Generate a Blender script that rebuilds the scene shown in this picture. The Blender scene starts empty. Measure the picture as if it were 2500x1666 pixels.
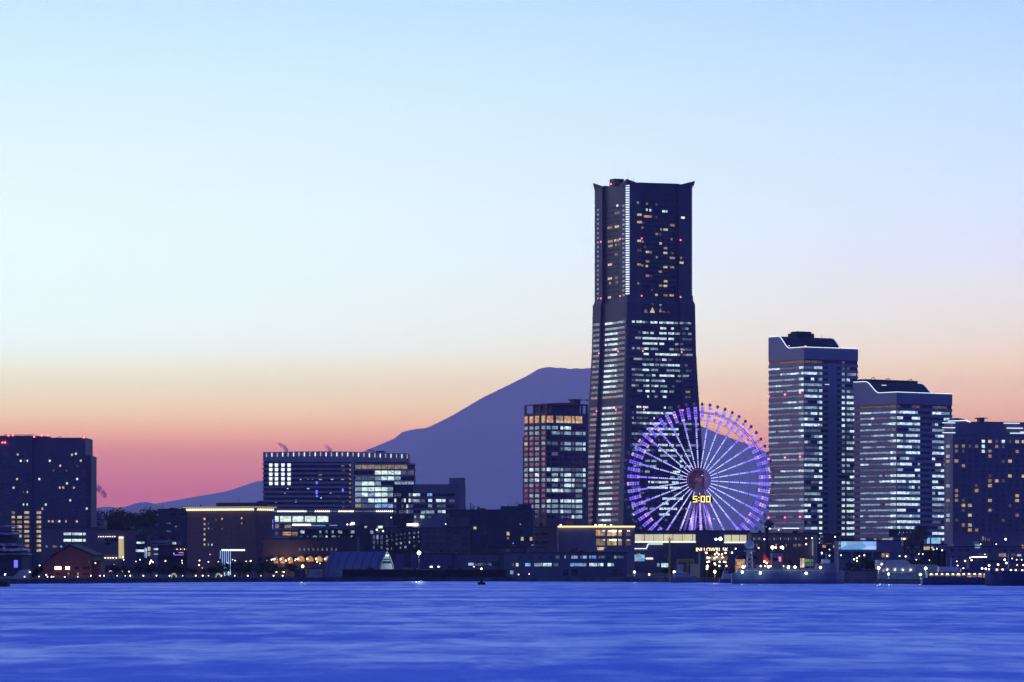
import bpy, bmesh, math, random
from mathutils import Vector, Matrix, noise as mnoise

random.seed(11)
R = math.radians
PI = math.pi
scene = bpy.context.scene

# ------------------------------------------------------------------ camera
KPX = 763.0 / 2500.0 / 3000.0        # metres per photograph pixel per metre of distance
HY = 1362.0                          # row of the photograph on which the horizon lies
CAM_H = 10.0
cam_data = bpy.data.cameras.new('camera')
cam = bpy.data.objects.new('camera', cam_data)
scene.collection.objects.link(cam)
cam.location = (0, 0, CAM_H)
cam.rotation_euler = (R(90), 0, 0)
cam_data.sensor_width = 36.0
cam_data.lens = 36.0 / (2500 * KPX)
cam_data.shift_y = (HY - 833.0) / 2500.0
cam_data.clip_start = 1.0
cam_data.clip_end = 400000.0
scene.camera = cam

# ------------------------------------------------------------------ dusk sky
HAZE = 1.3 / 80000.0                 # extinction of the evening air per metre
HAZE_GLOW = (0.12, 0.133, 0.43)      # what that air itself gives back at great depth
SUN_AZ = -32.0                       # the sun has set beyond the left edge of the view (degrees from +Y)
world = bpy.data.worlds.new('World')
scene.world = world
world.use_nodes = True
wn, wl = world.node_tree.nodes, world.node_tree.links
wn.clear()


def s2l(c):
    return tuple((v / 12.92 if v <= 0.04045 else ((v + 0.055) / 1.055) ** 2.4) for v in [x / 255.0 for x in c[:3]]) + (1.0,)


def ramp(nodes, stops, interp='LINEAR'):
    n = nodes.new('ShaderNodeValToRGB')
    n.color_ramp.interpolation = interp
    e = n.color_ramp.elements
    while len(e) < len(stops):
        e.new(0.5)
    for i, (p, c) in enumerate(stops):
        e[i].position = p
        e[i].color = c if len(c) == 4 else (*c, 1)
    return n


def math_node(nodes, links, op, a, b=None, c=None, clamp=False):
    n = nodes.new('ShaderNodeMath')
    n.operation = op
    n.use_clamp = clamp
    for i, v in enumerate((a, b, c)):
        if v is None:
            continue
        if isinstance(v, (int, float)):
            n.inputs[i].default_value = v
        else:
            links.new(v, n.inputs[i])
    return n.outputs[0]


def mix_rgb(nodes, links, fac, a, b, blend='MIX'):
    n = nodes.new('ShaderNodeMix')
    n.data_type = 'RGBA'
    n.blend_type = blend
    for sock, v in ((n.inputs[0], fac), (n.inputs[6], a), (n.inputs[7], b)):
        if isinstance(v, (int, float)):
            sock.default_value = v
        elif isinstance(v, tuple):
            sock.default_value = v if len(v) == 4 else (*v, 1)
        else:
            links.new(v, sock)
    return n.outputs[2]


def build_sky():
    tc = wn.new('ShaderNodeTexCoord')
    sep = wn.new('ShaderNodeSeparateXYZ')
    wl.new(tc.outputs['Generated'], sep.inputs[0])
    X, Y, Z = sep.outputs
    # height parameter: square root of the sine of the elevation opens out the band near the horizon
    h = math_node(wn, wl, 'SQRT', math_node(wn, wl, 'MAXIMUM', Z, 0.0))

    def el(py):
        return math.sqrt(max(0.0, math.sin(math.atan((HY - py) * KPX))))

    def high(deg):
        return math.sqrt(math.sin(R(deg)))

    def behind(stops):
        """Radiance above the haze that looks as given once seen from the ground through it."""
        res = []
        for q, c in stops:
            sn = max(q * q, 1e-4)
            t = math.exp(-HAZE * min(94000.0, 4090.0 / sn))
            res.append((q, tuple(max(0.02, (c[i] - HAZE_GLOW[i] * (1 - t)) / t) for i in range(3)) + (1.0,)))
        return res
    west = ramp(wn, behind([(0.0, s2l((178, 106, 148))), (el(1200), s2l((189, 114, 150))), (el(1130), s2l((203, 131, 152))), (el(1096), s2l((213, 143, 154))),
                            (el(1062), s2l((229, 170, 163))), (el(1027), s2l((233, 193, 175))), (el(993), s2l((233, 210, 189))), (el(958), s2l((231, 219, 200))),
                            (el(907), s2l((232, 231, 217))), (el(850), s2l((229, 243, 247))), (el(700), s2l((229, 249, 253))), (el(430), s2l((226, 246, 255))),
                            (el(0), s2l((197, 231, 255))), (high(16), s2l((150, 190, 248))), (high(30), s2l((96, 136, 232))), (1.0, s2l((60, 86, 196)))]))
    north = ramp(wn, behind([(0.0, s2l((168, 86, 140))), (el(1200), s2l((190, 108, 144))), (el(1090), s2l((210, 142, 153))), (el(1030), s2l((222, 163, 162))),
                             (el(975), s2l((229, 181, 172))), (el(900), s2l((234, 200, 187))), (el(800), s2l((231, 215, 214))),
                             (el(620), s2l((219, 221, 250))), (el(400), s2l((204, 224, 255))), (el(0), s2l((174, 209, 253))),
                             (high(16), s2l((132, 172, 244))), (high(30), s2l((90, 126, 226))), (1.0, s2l((60, 86, 196)))]))
    east = ramp(wn, [(0.0, s2l((66, 68, 150))), (el(900), s2l((78, 76, 164))), (high(12), s2l((72, 86, 184))),
                     (high(30), s2l((66, 90, 196))), (1.0, s2l((60, 86, 196)))])
    for rn in (west, north, east):
        wl.new(h, rn.inputs[0])
    # cosine of the azimuth away from the sunset
    sx, sy = math.sin(R(SUN_AZ)), math.cos(R(SUN_AZ))
    flat = math_node(wn, wl, 'SQRT', math_node(wn, wl, 'ADD', math_node(wn, wl, 'MULTIPLY', X, X), math_node(wn, wl, 'MULTIPLY', Y, Y)))
    dot = math_node(wn, wl, 'ADD', math_node(wn, wl, 'MULTIPLY', X, sx), math_node(wn, wl, 'MULTIPLY', Y, sy))
    c = math_node(wn, wl, 'DIVIDE', dot, math_node(wn, wl, 'MAXIMUM', flat, 0.001))

    def smooth(lo, hi):
        n = wn.new('ShaderNodeMapRange')
        n.interpolation_type = 'SMOOTHSTEP'
        n.inputs[1].default_value = lo
        n.inputs[2].default_value = hi
        wl.new(c, n.inputs[0])
        return n.outputs[0]
    side = mix_rgb(wn, wl, smooth(0.73, 0.93), north.outputs[0], west.outputs[0])
    col = mix_rgb(wn, wl, smooth(-0.35, 0.55), east.outputs[0], side)
    # a faint physical sky under it, sun just set
    nish = wn.new('ShaderNodeTexSky')
    nish.sky_type = 'NISHITA'
    nish.sun_disc = False
    nish.sun_elevation = R(0.0)
    nish.sun_rotation = R(SUN_AZ)
    bg1 = wn.new('ShaderNodeBackground')
    wl.new(col, bg1.inputs[0])
    bg1.inputs[1].default_value = 1.0
    bg2 = wn.new('ShaderNodeBackground')
    wl.new(nish.outputs[0], bg2.inputs[0])
    bg2.inputs[1].default_value = 0.01
    add = wn.new('ShaderNodeAddShader')
    wl.new(bg1.outputs[0], add.inputs[0])
    wl.new(bg2.outputs[0], add.inputs[1])
    out = wn.new('ShaderNodeOutputWorld')
    wl.new(add.outputs[0], out.inputs[0])


build_sky()
world.cycles.sampling_method = 'MANUAL'
world.cycles.sample_map_resolution = 1024

# afterglow of the set sun: very weak, wide and pink, from the left
sun_data = bpy.data.lights.new('sun', 'SUN')
sun_data.energy = 0.16
sun_data.angle = R(40)
sun_data.color = (1.0, 0.52, 0.62)
sun = bpy.data.objects.new('sun', sun_data)
scene.collection.objects.link(sun)
sun.location = (-400, 0, 900)
sun.rotation_euler = (R(90 - 9), 0, R(-SUN_AZ + 180 + 26))

# ------------------------------------------------------------------ exposure, sampling
vs = scene.view_settings
vs.view_transform = 'Standard'
vs.look = 'None'
vs.exposure = 0.0
vs.gamma = 1.0
vs.use_curve_mapping = False
scene.render.engine = 'CYCLES'
cy = scene.cycles
cy.use_denoising = True
cy.max_bounces = 5
cy.diffuse_bounces = 2
cy.glossy_bounces = 2
cy.transmission_bounces = 2
cy.volume_bounces = 1
cy.transparent_max_bounces = 6
cy.caustics_reflective = False
cy.caustics_refractive = False
cy.sample_clamp_indirect = 4.0
cy.use_light_tree = True

# ------------------------------------------------------------------ helpers
COL = scene.collection


def pos(px, Y):
    """East-west place of a photograph column at a distance."""
    return (px - 1250.0) * KPX * Y


def hgt(py, Y):
    """Height above the water of a photograph row at a distance."""
    return CAM_H + (HY - py) * KPX * Y


class MB:
    """Collects shapes for one mesh."""

    def __init__(self):
        self.v, self.f, self.m = [], [], []

    def add(self, verts, faces, mi=0):
        o = len(self.v)
        self.v.extend(verts)
        self.f.extend([tuple(i + o for i in f) for f in faces])
        self.m.extend([mi] * len(faces))
        return self

    def box(self, x0, x1, y0, y1, z0, z1, mi=0):
        return self.add([(x0, y0, z0), (x1, y0, z0), (x1, y1, z0), (x0, y1, z0),
                         (x0, y0, z1), (x1, y0, z1), (x1, y1, z1), (x0, y1, z1)],
                        [(3, 2, 1, 0), (4, 5, 6, 7), (0, 1, 5, 4), (1, 2, 6, 5), (2, 3, 7, 6), (3, 0, 4, 7)], mi)

    def prism(self, poly, z0, z1, top=None, mi=0):
        """Vertical prism over a counter-clockwise plan; top may be another plan of equal length, z1 a number or a list."""
        n = len(poly)
        top = top or poly
        zt = z1 if isinstance(z1, (list, tuple)) else [z1] * n
        vs_ = [(x, y, z0) for x, y in poly] + [(x, y, z) for (x, y), z in zip(top, zt)]
        fs = [tuple(range(n - 1, -1, -1)), tuple(range(n, 2 * n))]
        fs += [(i, (i + 1) % n, n + (i + 1) % n, n + i) for i in range(n)]
        return self.add(vs_, fs, mi)

    def extrude_y(self, prof, y0, y1, mi=0):
        """Profile of (x, z), counter-clockwise seen from -y, run from y0 to y1."""
        n = len(prof)
        vs_ = [(x, y0, z) for x, z in prof] + [(x, y1, z) for x, z in prof]
        fs = [tuple(range(n)), tuple(range(2 * n - 1, n - 1, -1))]
        fs += [((i + 1) % n, i, n + i, n + (i + 1) % n) for i in range(n)]
        return self.add(vs_, fs, mi)

    def extrude_x(self, prof, x0, x1, mi=0):
        """Profile of (y, z) run from x0 to x1."""
        n = len(prof)
        vs_ = [(x0, y, z) for y, z in prof] + [(x1, y, z) for y, z in prof]
        fs = [tuple(range(n - 1, -1, -1)), tuple(range(n, 2 * n))]
        fs += [(i, (i + 1) % n, n + (i + 1) % n, n + i) for i in range(n)]
        return self.add(vs_, fs, mi)

    def bar(self, a, b, w, mi=0, up=(0, 0, 1), w2=None):
        """Square bar between two points."""
        a, b = Vector(a), Vector(b)
        d = b - a
        if d.length < 1e-6:
            return self
        d.normalize()
        u = Vector(up)
        if abs(d.dot(u)) > 0.95:
            u = Vector((1, 0, 0)) if abs(d.x) < 0.9 else Vector((0, 1, 0))
        s = d.cross(u).normalized()
        t = s.cross(d)
        h, h2 = w / 2, (w2 if w2 is not None else w) / 2
        vs_ = []
        for p in (a, b):
            for i, j in ((-1, -1), (1, -1), (1, 1), (-1, 1)):
                vs_.append(tuple(p + s * (h * i) + t * (h2 * j)))
        return self.add(vs_, [(0, 1, 2, 3), (7, 6, 5, 4), (4, 5, 1, 0), (5, 6, 2, 1), (6, 7, 3, 2), (7, 4, 0, 3)], mi)

    def tube(self, a, b, r0, r1=None, n=8, mi=0):
        r1 = r0 if r1 is None else r1
        a, b = Vector(a), Vector(b)
        d = (b - a).normalized()
        u = Vector((0, 0, 1)) if abs(d.z) < 0.9 else Vector((1, 0, 0))
        s = d.cross(u).normalized()
        t = s.cross(d)
        vs_ = []
        for p, r in ((a, r0), (b, r1)):
            for i in range(n):
                q = 2 * PI * i / n
                vs_.append(tuple(p + s * (r * math.cos(q)) + t * (r * math.sin(q))))
        fs = [tuple(range(n)), tuple(range(2 * n - 1, n - 1, -1))]
        fs += [((i + 1) % n, i, n + i, n + (i + 1) % n) for i in range(n)]
        return self.add(vs_, fs, mi)

    def path(self, pts, w, mi=0, up=(0, 0, 1), w2=None):
        for a, b in zip(pts, pts[1:]):
            self.bar(a, b, w, mi, up, w2)
        return self

    def sphere(self, c, r, seg=12, rings=8, mi=0, sz=1.0, z_from=-1.0):
        cx, cy_, cz = c
        t0 = math.acos(max(-1, min(1, -z_from))) if z_from > -1 else 0.0
        t0 = PI - math.acos(z_from) if z_from > -1 else 0.0
        rows = []
        vs_ = []
        for j in range(rings + 1):
            th = -PI / 2 + t0 + (PI - t0) * j / rings
            rows.append(len(vs_))
            for i in range(seg):
                q = 2 * PI * i / seg
                vs_.append((cx + r * math.cos(th) * math.cos(q), cy_ + r * math.cos(th) * math.sin(q), cz + r * sz * math.sin(th)))
        fs = []
        for j in range(rings):
            for i in range(seg):
                a, b = j * seg + i, j * seg + (i + 1) % seg
                fs.append((a, b, b + seg, a + seg))
        return self.add(vs_, fs, mi)

    def dome_ring(self, prof, seg=24, c=(0, 0), mi=0):
        """Lathe a profile of (radius, z)."""
        vs_, fs = [], []
        for r, z in prof:
            for i in range(seg):
                q = 2 * PI * i / seg
                vs_.append((c[0] + r * math.cos(q), c[1] + r * math.sin(q), z))
        for j in range(len(prof) - 1):
            for i in range(seg):
                a, b = j * seg + i, j * seg + (i + 1) % seg
                fs.append((a, b, b + seg, a + seg))
        fs.append(tuple(range(seg - 1, -1, -1)))
        fs.append(tuple(range((len(prof) - 1) * seg, len(prof) * seg)))
        return self.add(vs_, fs, mi)

    def build(self, name, mats, parent=None, smooth=False):
        me = bpy.data.meshes.new(name)
        me.from_pydata(self.v, [], self.f)
        if not isinstance(mats, (list, tuple)):
            mats = [mats]
        for m in mats:
            me.materials.append(m)
        if len(mats) > 1:
            me.polygons.foreach_set('material_index', self.m)
        if smooth:
            me.polygons.foreach_set('use_smooth', [True] * len(me.polygons))
        me.update()
        o = bpy.data.objects.new(name, me)
        COL.objects.link(o)
        if parent is not None:
            o.parent = parent
        return o


def tag(o, label=None, cat=None, group=None, kind=None):
    if label:
        o['label'] = label
    if cat:
        o['category'] = cat
    if group:
        o['group'] = group
    if kind:
        o['kind'] = kind
    return o


def thing(name, label, cat, loc=(0, 0, 0), rz=0.0, group=None):
    o = bpy.data.objects.new(name, None)
    o.empty_display_size = 2.0
    COL.objects.link(o)
    o.location = loc
    o.rotation_euler = (0, 0, rz)
    return tag(o, label, cat, group)


def copy_tree(o, parent=None):
    c = o.copy()
    COL.objects.link(c)
    c.parent = parent
    for ch in o.children:
        copy_tree(ch, c)
    return c


# ------------------------------------------------------------------ materials
MATS = {}


def new_mat(name):
    m = bpy.data.materials.new(name)
    m.use_nodes = True
    return m, m.node_tree.nodes, m.node_tree.links, m.node_tree.nodes['Principled BSDF']


def wall_mat(name, col, rough=0.75, var=0.22, scale=0.12, spec=0.3, streak=True):
    """Painted or stone wall: base colour with slow stains and fine grain."""
    if name in MATS:
        return MATS[name]
    m, n, l, p = new_mat(name)
    geo = n.new('ShaderNodeNewGeometry')
    mp = n.new('ShaderNodeMapping')
    mp.inputs['Scale'].default_value = (1, 1, 0.35 if streak else 1)
    l.new(geo.outputs['Position'], mp.inputs[0])
    a = n.new('ShaderNodeTexNoise')
    a.inputs['Scale'].default_value = scale
    a.inputs['Detail'].default_value = 5
    l.new(mp.outputs[0], a.inputs['Vector'])
    rp = ramp(n, [(0.3, tuple(c * (1 - var) for c in col)), (0.7, tuple(min(1, c * (1 + var * 0.6)) for c in col))])
    l.new(a.outputs[0], rp.inputs[0])
    l.new(rp.outputs[0], p.inputs['Base Color'])
    b = n.new('ShaderNodeTexNoise')
    b.inputs['Scale'].default_value = 1.5
    l.new(geo.outputs['Position'], b.inputs['Vector'])
    bp = n.new('ShaderNodeBump')
    bp.inputs['Strength'].default_value = 0.15
    bp.inputs['Distance'].default_value = 0.05
    l.new(b.outputs[0], bp.inputs['Height'])
    l.new(bp.outputs[0], p.inputs['Normal'])
    p.inputs['Roughness'].default_value = rough
    p.inputs['Specular IOR Level'].default_value = spec
    MATS[name] = m
    return m


def glass_mat(name, col=(0.02, 0.025, 0.05), rough=0.12):
    if name in MATS:
        return MATS[name]
    m, n, l, p = new_mat(name)
    geo = n.new('ShaderNodeNewGeometry')
    a = n.new('ShaderNodeTexNoise')
    a.inputs['Scale'].default_value = 0.25
    l.new(geo.outputs['Position'], a.inputs['Vector'])
    rp = ramp(n, [(0.3, tuple(c * 0.6 for c in col)), (0.7, tuple(c * 1.5 for c in col))])
    l.new(a.outputs[0], rp.inputs[0])
    l.new(rp.outputs[0], p.inputs['Base Color'])
    p.inputs['Roughness'].default_value = rough
    p.inputs['Specular IOR Level'].default_value = 0.5
    MATS[name] = m
    return m


def lit_mat(name, col, strength, var=0.55, scale=(0.55, 0.55, 0.9), sampled=False):
    """Lit window: light from a room, uneven with furniture, people, blinds and lamps."""
    if name in MATS:
        return MATS[name]
    m, n, l, p = new_mat(name)
    geo = n.new('ShaderNodeNewGeometry')
    mp = n.new('ShaderNodeMapping')
    mp.inputs['Scale'].default_value = scale
    l.new(geo.outputs['Position'], mp.inputs[0])
    a = n.new('ShaderNodeTexVoronoi')
    a.inputs['Scale'].default_value = 1.0
    l.new(mp.outputs[0], a.inputs['Vector'])
    b = n.new('ShaderNodeTexNoise')
    b.inputs['Scale'].default_value = 1.3
    b.inputs['Detail'].default_value = 3
    l.new(mp.outputs[0], b.inputs['Vector'])
    sep = n.new('ShaderNodeSeparateColor')
    l.new(a.outputs['Color'], sep.inputs[0])
    s = math_node(n, l, 'MULTIPLY_ADD', sep.outputs[0], var, 1.0 - var * 0.6)
    s2 = math_node(n, l, 'MULTIPLY_ADD', b.outputs[0], 1.2 * var, 1.0 - 0.6 * var)
    st = math_node(n, l, 'MULTIPLY', math_node(n, l, 'MULTIPLY', s, s2), strength)
    hs = n.new('ShaderNodeHueSaturation')
    hs.inputs['Color'].default_value = (*col, 1)
    l.new(math_node(n, l, 'MULTIPLY_ADD', sep.outputs[1], 0.05, 0.475), hs.inputs['Hue'])
    l.new(math_node(n, l, 'MULTIPLY_ADD', sep.outputs[2], 0.5, 0.7), hs.inputs['Saturation'])
    l.new(hs.outputs[0], p.inputs['Emission Color'])
    l.new(st, p.inputs['Emission Strength'])
    p.inputs['Base Color'].default_value = (0.04, 0.04, 0.05, 1)
    p.inputs['Roughness'].default_value = 0.2
    m.cycles.emission_sampling = 'AUTO' if sampled else 'NONE'
    MATS[name] = m
    return m


def lamp_mat(name, col, strength, sampled=False):
    """Bare lamp, tube or diode: even light."""
    if name in MATS:
        return MATS[name]
    m, n, l, p = new_mat(name)
    p.inputs['Base Color'].default_value = (0.6, 0.6, 0.6, 1)
    p.inputs['Emission Color'].default_value = (*col, 1)
    p.inputs['Emission Strength'].default_value = strength
    m.cycles.emission_sampling = 'AUTO' if sampled else 'NONE'
    MATS[name] = m
    return m

G0 = 1.5      # level of the quay above the water

# ------------------------------------------------------------------ setting: water, land, mountain
SHORE = [(-4000, 900), (-300, 1400), (-192, 1536), (-164, 1585), (-117, 1658), (-40, 1697), (0, 1699), (59, 1655), (87, 1611), (140, 1548), (186, 1467), (300, 1300), (4000, 900)]


def build_water():
    m, n, l, p = new_mat('bay_water')
    geo = n.new('ShaderNodeNewGeometry')

    def noise_tex(sx, sy, detail, rough=0.5, dist=0.0):
        mp = n.new('ShaderNodeMapping')
        mp.inputs['Scale'].default_value = (sx, sy, 1)
        l.new(geo.outputs['Position'], mp.inputs[0])
        t = n.new('ShaderNodeTexNoise')
        t.inputs['Scale'].default_value = 1.0
        t.inputs['Detail'].default_value = detail
        t.inputs['Roughness'].default_value = rough
        t.inputs['Distortion'].default_value = dist
        l.new(mp.outputs[0], t.inputs['Vector'])
        return t.outputs[0]
    swell = noise_tex(1 / 5.0, 1 / 12.0, 4, 0.6, 0.5)
    chop = noise_tex(1 / 1.4, 1 / 5.0, 3, 0.6, 0.3)
    patch = noise_tex(1 / 9.5, 1 / 30.0, 7, 0.66, 0.5)
    lanes = noise_tex(1 / 120.0, 1 / 62.0, 4, 0.6, 0.5)
    n.remove(p)
    # calm lanes mirror more of the low bright sky, ruffled ones show the blue body of the water
    sumn = math_node(n, l, 'ADD', math_node(n, l, 'MULTIPLY', patch, 0.50), math_node(n, l, 'MULTIPLY', lanes, 0.50))
    body = n.new('ShaderNodeBsdfDiffuse')
    body.inputs['Color'].default_value = (0.115, 0.245, 0.78, 1)
    gloss = n.new('ShaderNodeBsdfGlossy')
    gloss.inputs['Color'].default_value = (0.80, 0.86, 1.0, 1)
    gloss.inputs['Roughness'].default_value = 0.36
    mixs = n.new('ShaderNodeMixShader')
    mr = n.new('ShaderNodeMapRange')
    mr.interpolation_type = 'SMOOTHSTEP'
    mr.inputs[1].default_value = 0.40
    mr.inputs[2].default_value = 0.66
    mr.inputs[3].default_value = 0.10
    mr.inputs[4].default_value = 0.62
    l.new(sumn, mr.inputs[0])
    l.new(mr.outputs[0], mixs.inputs[0])
    l.new(body.outputs[0], mixs.inputs[1])
    l.new(gloss.outputs[0], mixs.inputs[2])
    l.new(mixs.outputs[0], n['Material Output'].inputs['Surface'])
    b1 = n.new('ShaderNodeBump')
    b1.inputs['Strength'].default_value = 1.0
    b1.inputs['Distance'].default_value = 0.55
    l.new(swell, b1.inputs['Height'])
    b2 = n.new('ShaderNodeBump')
    b2.inputs['Strength'].default_value = 1.0
    b2.inputs['Distance'].default_value = 0.12
    l.new(chop, b2.inputs['Height'])
    l.new(b1.outputs[0], b2.inputs['Normal'])
    l.new(b2.outputs[0], gloss.inputs['Normal'])
    l.new(b2.outputs[0], body.inputs['Normal'])
    pts = [(-4000, -3000)] + [(x, y + 3) for x, y in SHORE] + [(4000, -3000)]
    mb = MB()
    mb.add([(x, y, 0.0) for x, y in pts], [tuple(range(len(pts) - 1, -1, -1))])
    me_o = mb.build('water', m)
    tag(me_o, 'long blue rippled water of the bay in front of the quay', 'water', kind='structure')


def build_land():
    gm = wall_mat('land_asphalt', (0.05, 0.05, 0.055), 0.9, 0.4, 0.03, 0.1, False)
    qm = wall_mat('quay_concrete', (0.10, 0.10, 0.11), 0.85, 0.45, 0.2, 0.2)
    n = len(SHORE)
    mb = MB()
    top = [(x, y, G0) for x, y in SHORE] + [(52000, 900, G0), (52000, 94000, G0), (-52000, 94000, G0), (-52000, 900, G0)]
    mb.add(top, [tuple(range(len(top)))])
    for i in range(n - 1):
        a, b = SHORE[i], SHORE[i + 1]
        mb.add([(a[0], a[1], -3), (b[0], b[1], -3), (b[0], b[1], G0), (a[0], a[1], G0)], [(0, 1, 2, 3)], 1)
    tag(mb.build('ground', [gm, qm]), 'dark flat reclaimed land with its concrete quay wall', 'ground', kind='structure')
    # kerb beam along the quay edge
    mb = MB()
    for i in range(1, n - 2):
        a, b = SHORE[i], SHORE[i + 1]
        mb.bar((a[0], a[1] + 0.6, G0 + 0.15), (b[0], b[1] + 0.6, G0 + 0.15), 0.9, 0, (0, 0, 1), 0.36)
    tag(mb.build('quay_kerb', qm), 'low concrete kerb along the edge of the quay', 'kerb', kind='structure')


def interp(pts, x):
    if x <= pts[0][0]:
        return pts[0][1]
    for (a, va), (b, vb) in zip(pts, pts[1:]):
        if x <= b:
            return va + (vb - va) * (x - a) / (b - a)
    return pts[-1][1]


def build_mountain():
    YF = 80000.0
    cx = pos(1392, YF)
    left = [(0, 897), (11, 896), (32, 898), (51, 896), (77, 901), (106, 919), (160, 946), (215, 972), (287, 1015), (353, 1048), (380, 1050), (409, 1055), (425, 1070), (503, 1103),
            (640, 1150), (776, 1180), (832, 1200), (923, 1216), (1010, 1232), (1180, 1250), (1400, 1300), (1690, 1366)]
    right = [(0, 897), (25, 899), (48, 898), (66, 905), (110, 926), (170, 957), (240, 994), (326, 1045), (385, 1069), (433, 1086), (484, 1108), (560, 1138),
             (680, 1172), (820, 1205), (1000, 1238), (1250, 1290), (1690, 1366)]
    s = KPX * YF
    mb = MB()
    nr, na = 90, 220
    rows = []
    vs_ = []
    for j in range(nr + 1):
        t = j / nr
        rp = 1690.0 * (0.10 * t + 0.90 * t ** 1.8)
        for i in range(na):
            a = 2 * PI * i / na
            ca, sa = math.cos(a), math.sin(a)
            w = 0.5 - 0.5 * ca          # 1 on the left
            w = w * w * (3 - 2 * w)
            zl = hgt(interp(left, rp), YF)
            zr = hgt(interp(right, rp), YF)
            z = zl * w + zr * (1 - w)
            edge = min(1.0, rp / 140.0)
            side = 1.0 - abs(ca) ** 3
            rid = mnoise.noise(Vector((ca * 5.0, sa * 5.0, rp * 0.002))) * 0.6 + mnoise.noise(Vector((ca * 14.0, sa * 14.0, rp * 0.004))) * 0.3
            z += rid * 110.0 * edge * (0.25 + 0.75 * side) * min(1.0, (1700 - rp) / 500.0) - 60 * side * edge
            if rp < 60:                  # crater
                z -= 120 * (1 - rp / 60.0) * (0.3 + 0.7 * side)
            vs_.append((cx + rp * s * ca, YF + rp * s * sa * 0.9, max(-20, z)))
    fs = []
    for j in range(nr):
        for i in range(na):
            a, b = j * na + i, j * na + (i + 1) % na
            fs.append((a, a + na, b + na, b))
    fs.append(tuple(range(na)))
    mb.add(vs_, fs)
    m = wall_mat('volcanic_slope', (0.10, 0.10, 0.115), 0.95, 0.35, 0.0006, 0.1, False)
    tag(mb.build('mountain', m, smooth=True), 'broad conical mountain with a flat notched summit on the horizon', 'mountain', kind='structure')
    # low ridge in front of its left foot
    YR = 66000.0
    prof = [(-400, 1262), (-120, 1250), (60, 1248), (160, 1246), (222, 1243), (250, 1238), (270, 1238), (296, 1241), (312, 1236), (329, 1230), (342, 1227), (358, 1226), (370, 1229), (384, 1234), (410, 1241), (470, 1256), (560, 1276), (700, 1310), (900, 1350), (1000, 1358)]
    vs_, fs = [], []
    cols = 260
    offs = [-1.0, -0.6, -0.3, -0.12, 0.0, 0.15, 0.5, 1.0]
    for i in range(cols + 1):
        px = -400 + 1400 * i / cols
        zt = hgt(interp(prof, px), YR) + 3.0 * mnoise.noise(Vector((px * 0.08, 0, 0)))
        for o in offs:
            f = max(0.0, 1 - abs(o)) ** 1.3
            vs_.append((pos(px, YR), YR + o * 2500.0, zt * f - 20 * (1 - f) + (0 if o == 0 else 30 * f * (1 - f) * mnoise.noise(Vector((px * 0.05, o * 5, 1))))))
    k = len(offs)
    for i in range(cols):
        for j in range(k - 1):
            a = i * k + j
            fs.append((a, a + k, a + k + 1, a + 1))
    mb = MB()
    mb.add(vs_, fs)
    tag(mb.build('hills', wall_mat('wooded_hill', (0.05, 0.07, 0.05), 0.95, 0.35, 0.002, 0.1, False), smooth=True),
        'low rounded hill ridge before the foot of the mountain', 'hills', kind='structure')


def build_haze():
    m, n, l, p = new_mat('haze_air')
    n.remove(p)
    v = n.new('ShaderNodeVolumePrincipled')
    v.inputs['Color'].default_value = (0.80, 0.72, 1.0, 1)
    v.inputs['Density'].default_value = HAZE
    v.inputs['Anisotropy'].default_value = 0.42
    l.new(v.outputs[0], n['Material Output'].inputs['Volume'])
    o = MB().box(-53000, 53000, -3500, 94500, -30, 4100).build('haze', m)
    tag(o, 'thin violet evening haze filling the air over the bay', 'haze', kind='stuff')


build_water()
build_land()
build_mountain()
build_haze()

# ------------------------------------------------------------------ palettes
CB = lit_mat('window_cool_bright', (0.70, 0.93, 1.0), 0.95, 0.9)
CM = lit_mat('window_cool_middling', (0.52, 0.78, 0.95), 0.42, 0.8)
CD = lit_mat('window_cool_dim', (0.42, 0.55, 0.80), 0.15, 0.8)
GB = lit_mat('window_greenish_bright', (0.78, 1.0, 0.86), 0.95, 0.6)
WB = lit_mat('window_warm_bright', (1.0, 0.80, 0.42), 0.6, 0.8)
WM = lit_mat('window_warm_middling', (1.0, 0.70, 0.32), 0.28, 0.8)
WD = lit_mat('window_warm_dim', (1.0, 0.66, 0.36), 0.09, 0.7)
OR = lit_mat('window_orange', (1.0, 0.50, 0.20), 0.55, 0.8)
BL = lit_mat('window_blue', (0.22, 0.52, 1.0), 0.75, 0.7)
YL = lit_mat('hotel_window_amber', (1.0, 0.66, 0.16), 0.5, 0.9, (0.9, 0.9, 0.7))
HB = lit_mat('hotel_window_bright', (0.80, 0.95, 1.0), 1.3, 0.3)
NEON = lamp_mat('neon_white', (0.74, 0.90, 1.0), 1.5)
NEONW = lamp_mat('neon_yellow', (1.0, 0.80, 0.24), 1.7)
REDL = lamp_mat('aviation_red', (1.0, 0.10, 0.16), 5.0)
WHL = lamp_mat('lamp_white', (1.0, 0.97, 0.92), 5.0)
GRL = lamp_mat('lamp_greenish', (0.80, 1.0, 0.84), 6.0)
CYL = lamp_mat('lamp_cyan', (0.72, 1.0, 1.0), 6.0)
ORL = lamp_mat('lamp_orange', (1.0, 0.62, 0.22), 6.0)
YEL = lamp_mat('lamp_yellow', (1.0, 0.92, 0.45), 5.0)
BLUEL = lamp_mat('lamp_blue', (0.12, 0.12, 1.0), 1.6)
GLASS = glass_mat('dark_glass')
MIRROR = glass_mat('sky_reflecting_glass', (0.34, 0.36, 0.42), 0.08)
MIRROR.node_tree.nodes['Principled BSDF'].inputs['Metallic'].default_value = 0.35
MATT = glass_mat('dull_glass', (0.06, 0.06, 0.085), 0.6)
DUSK = glass_mat('tinted_glass', (0.055, 0.06, 0.09), 0.2)
STEEL = wall_mat('dark_steel', (0.06, 0.06, 0.065), 0.5, 0.3, 0.5, 0.4)
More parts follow.
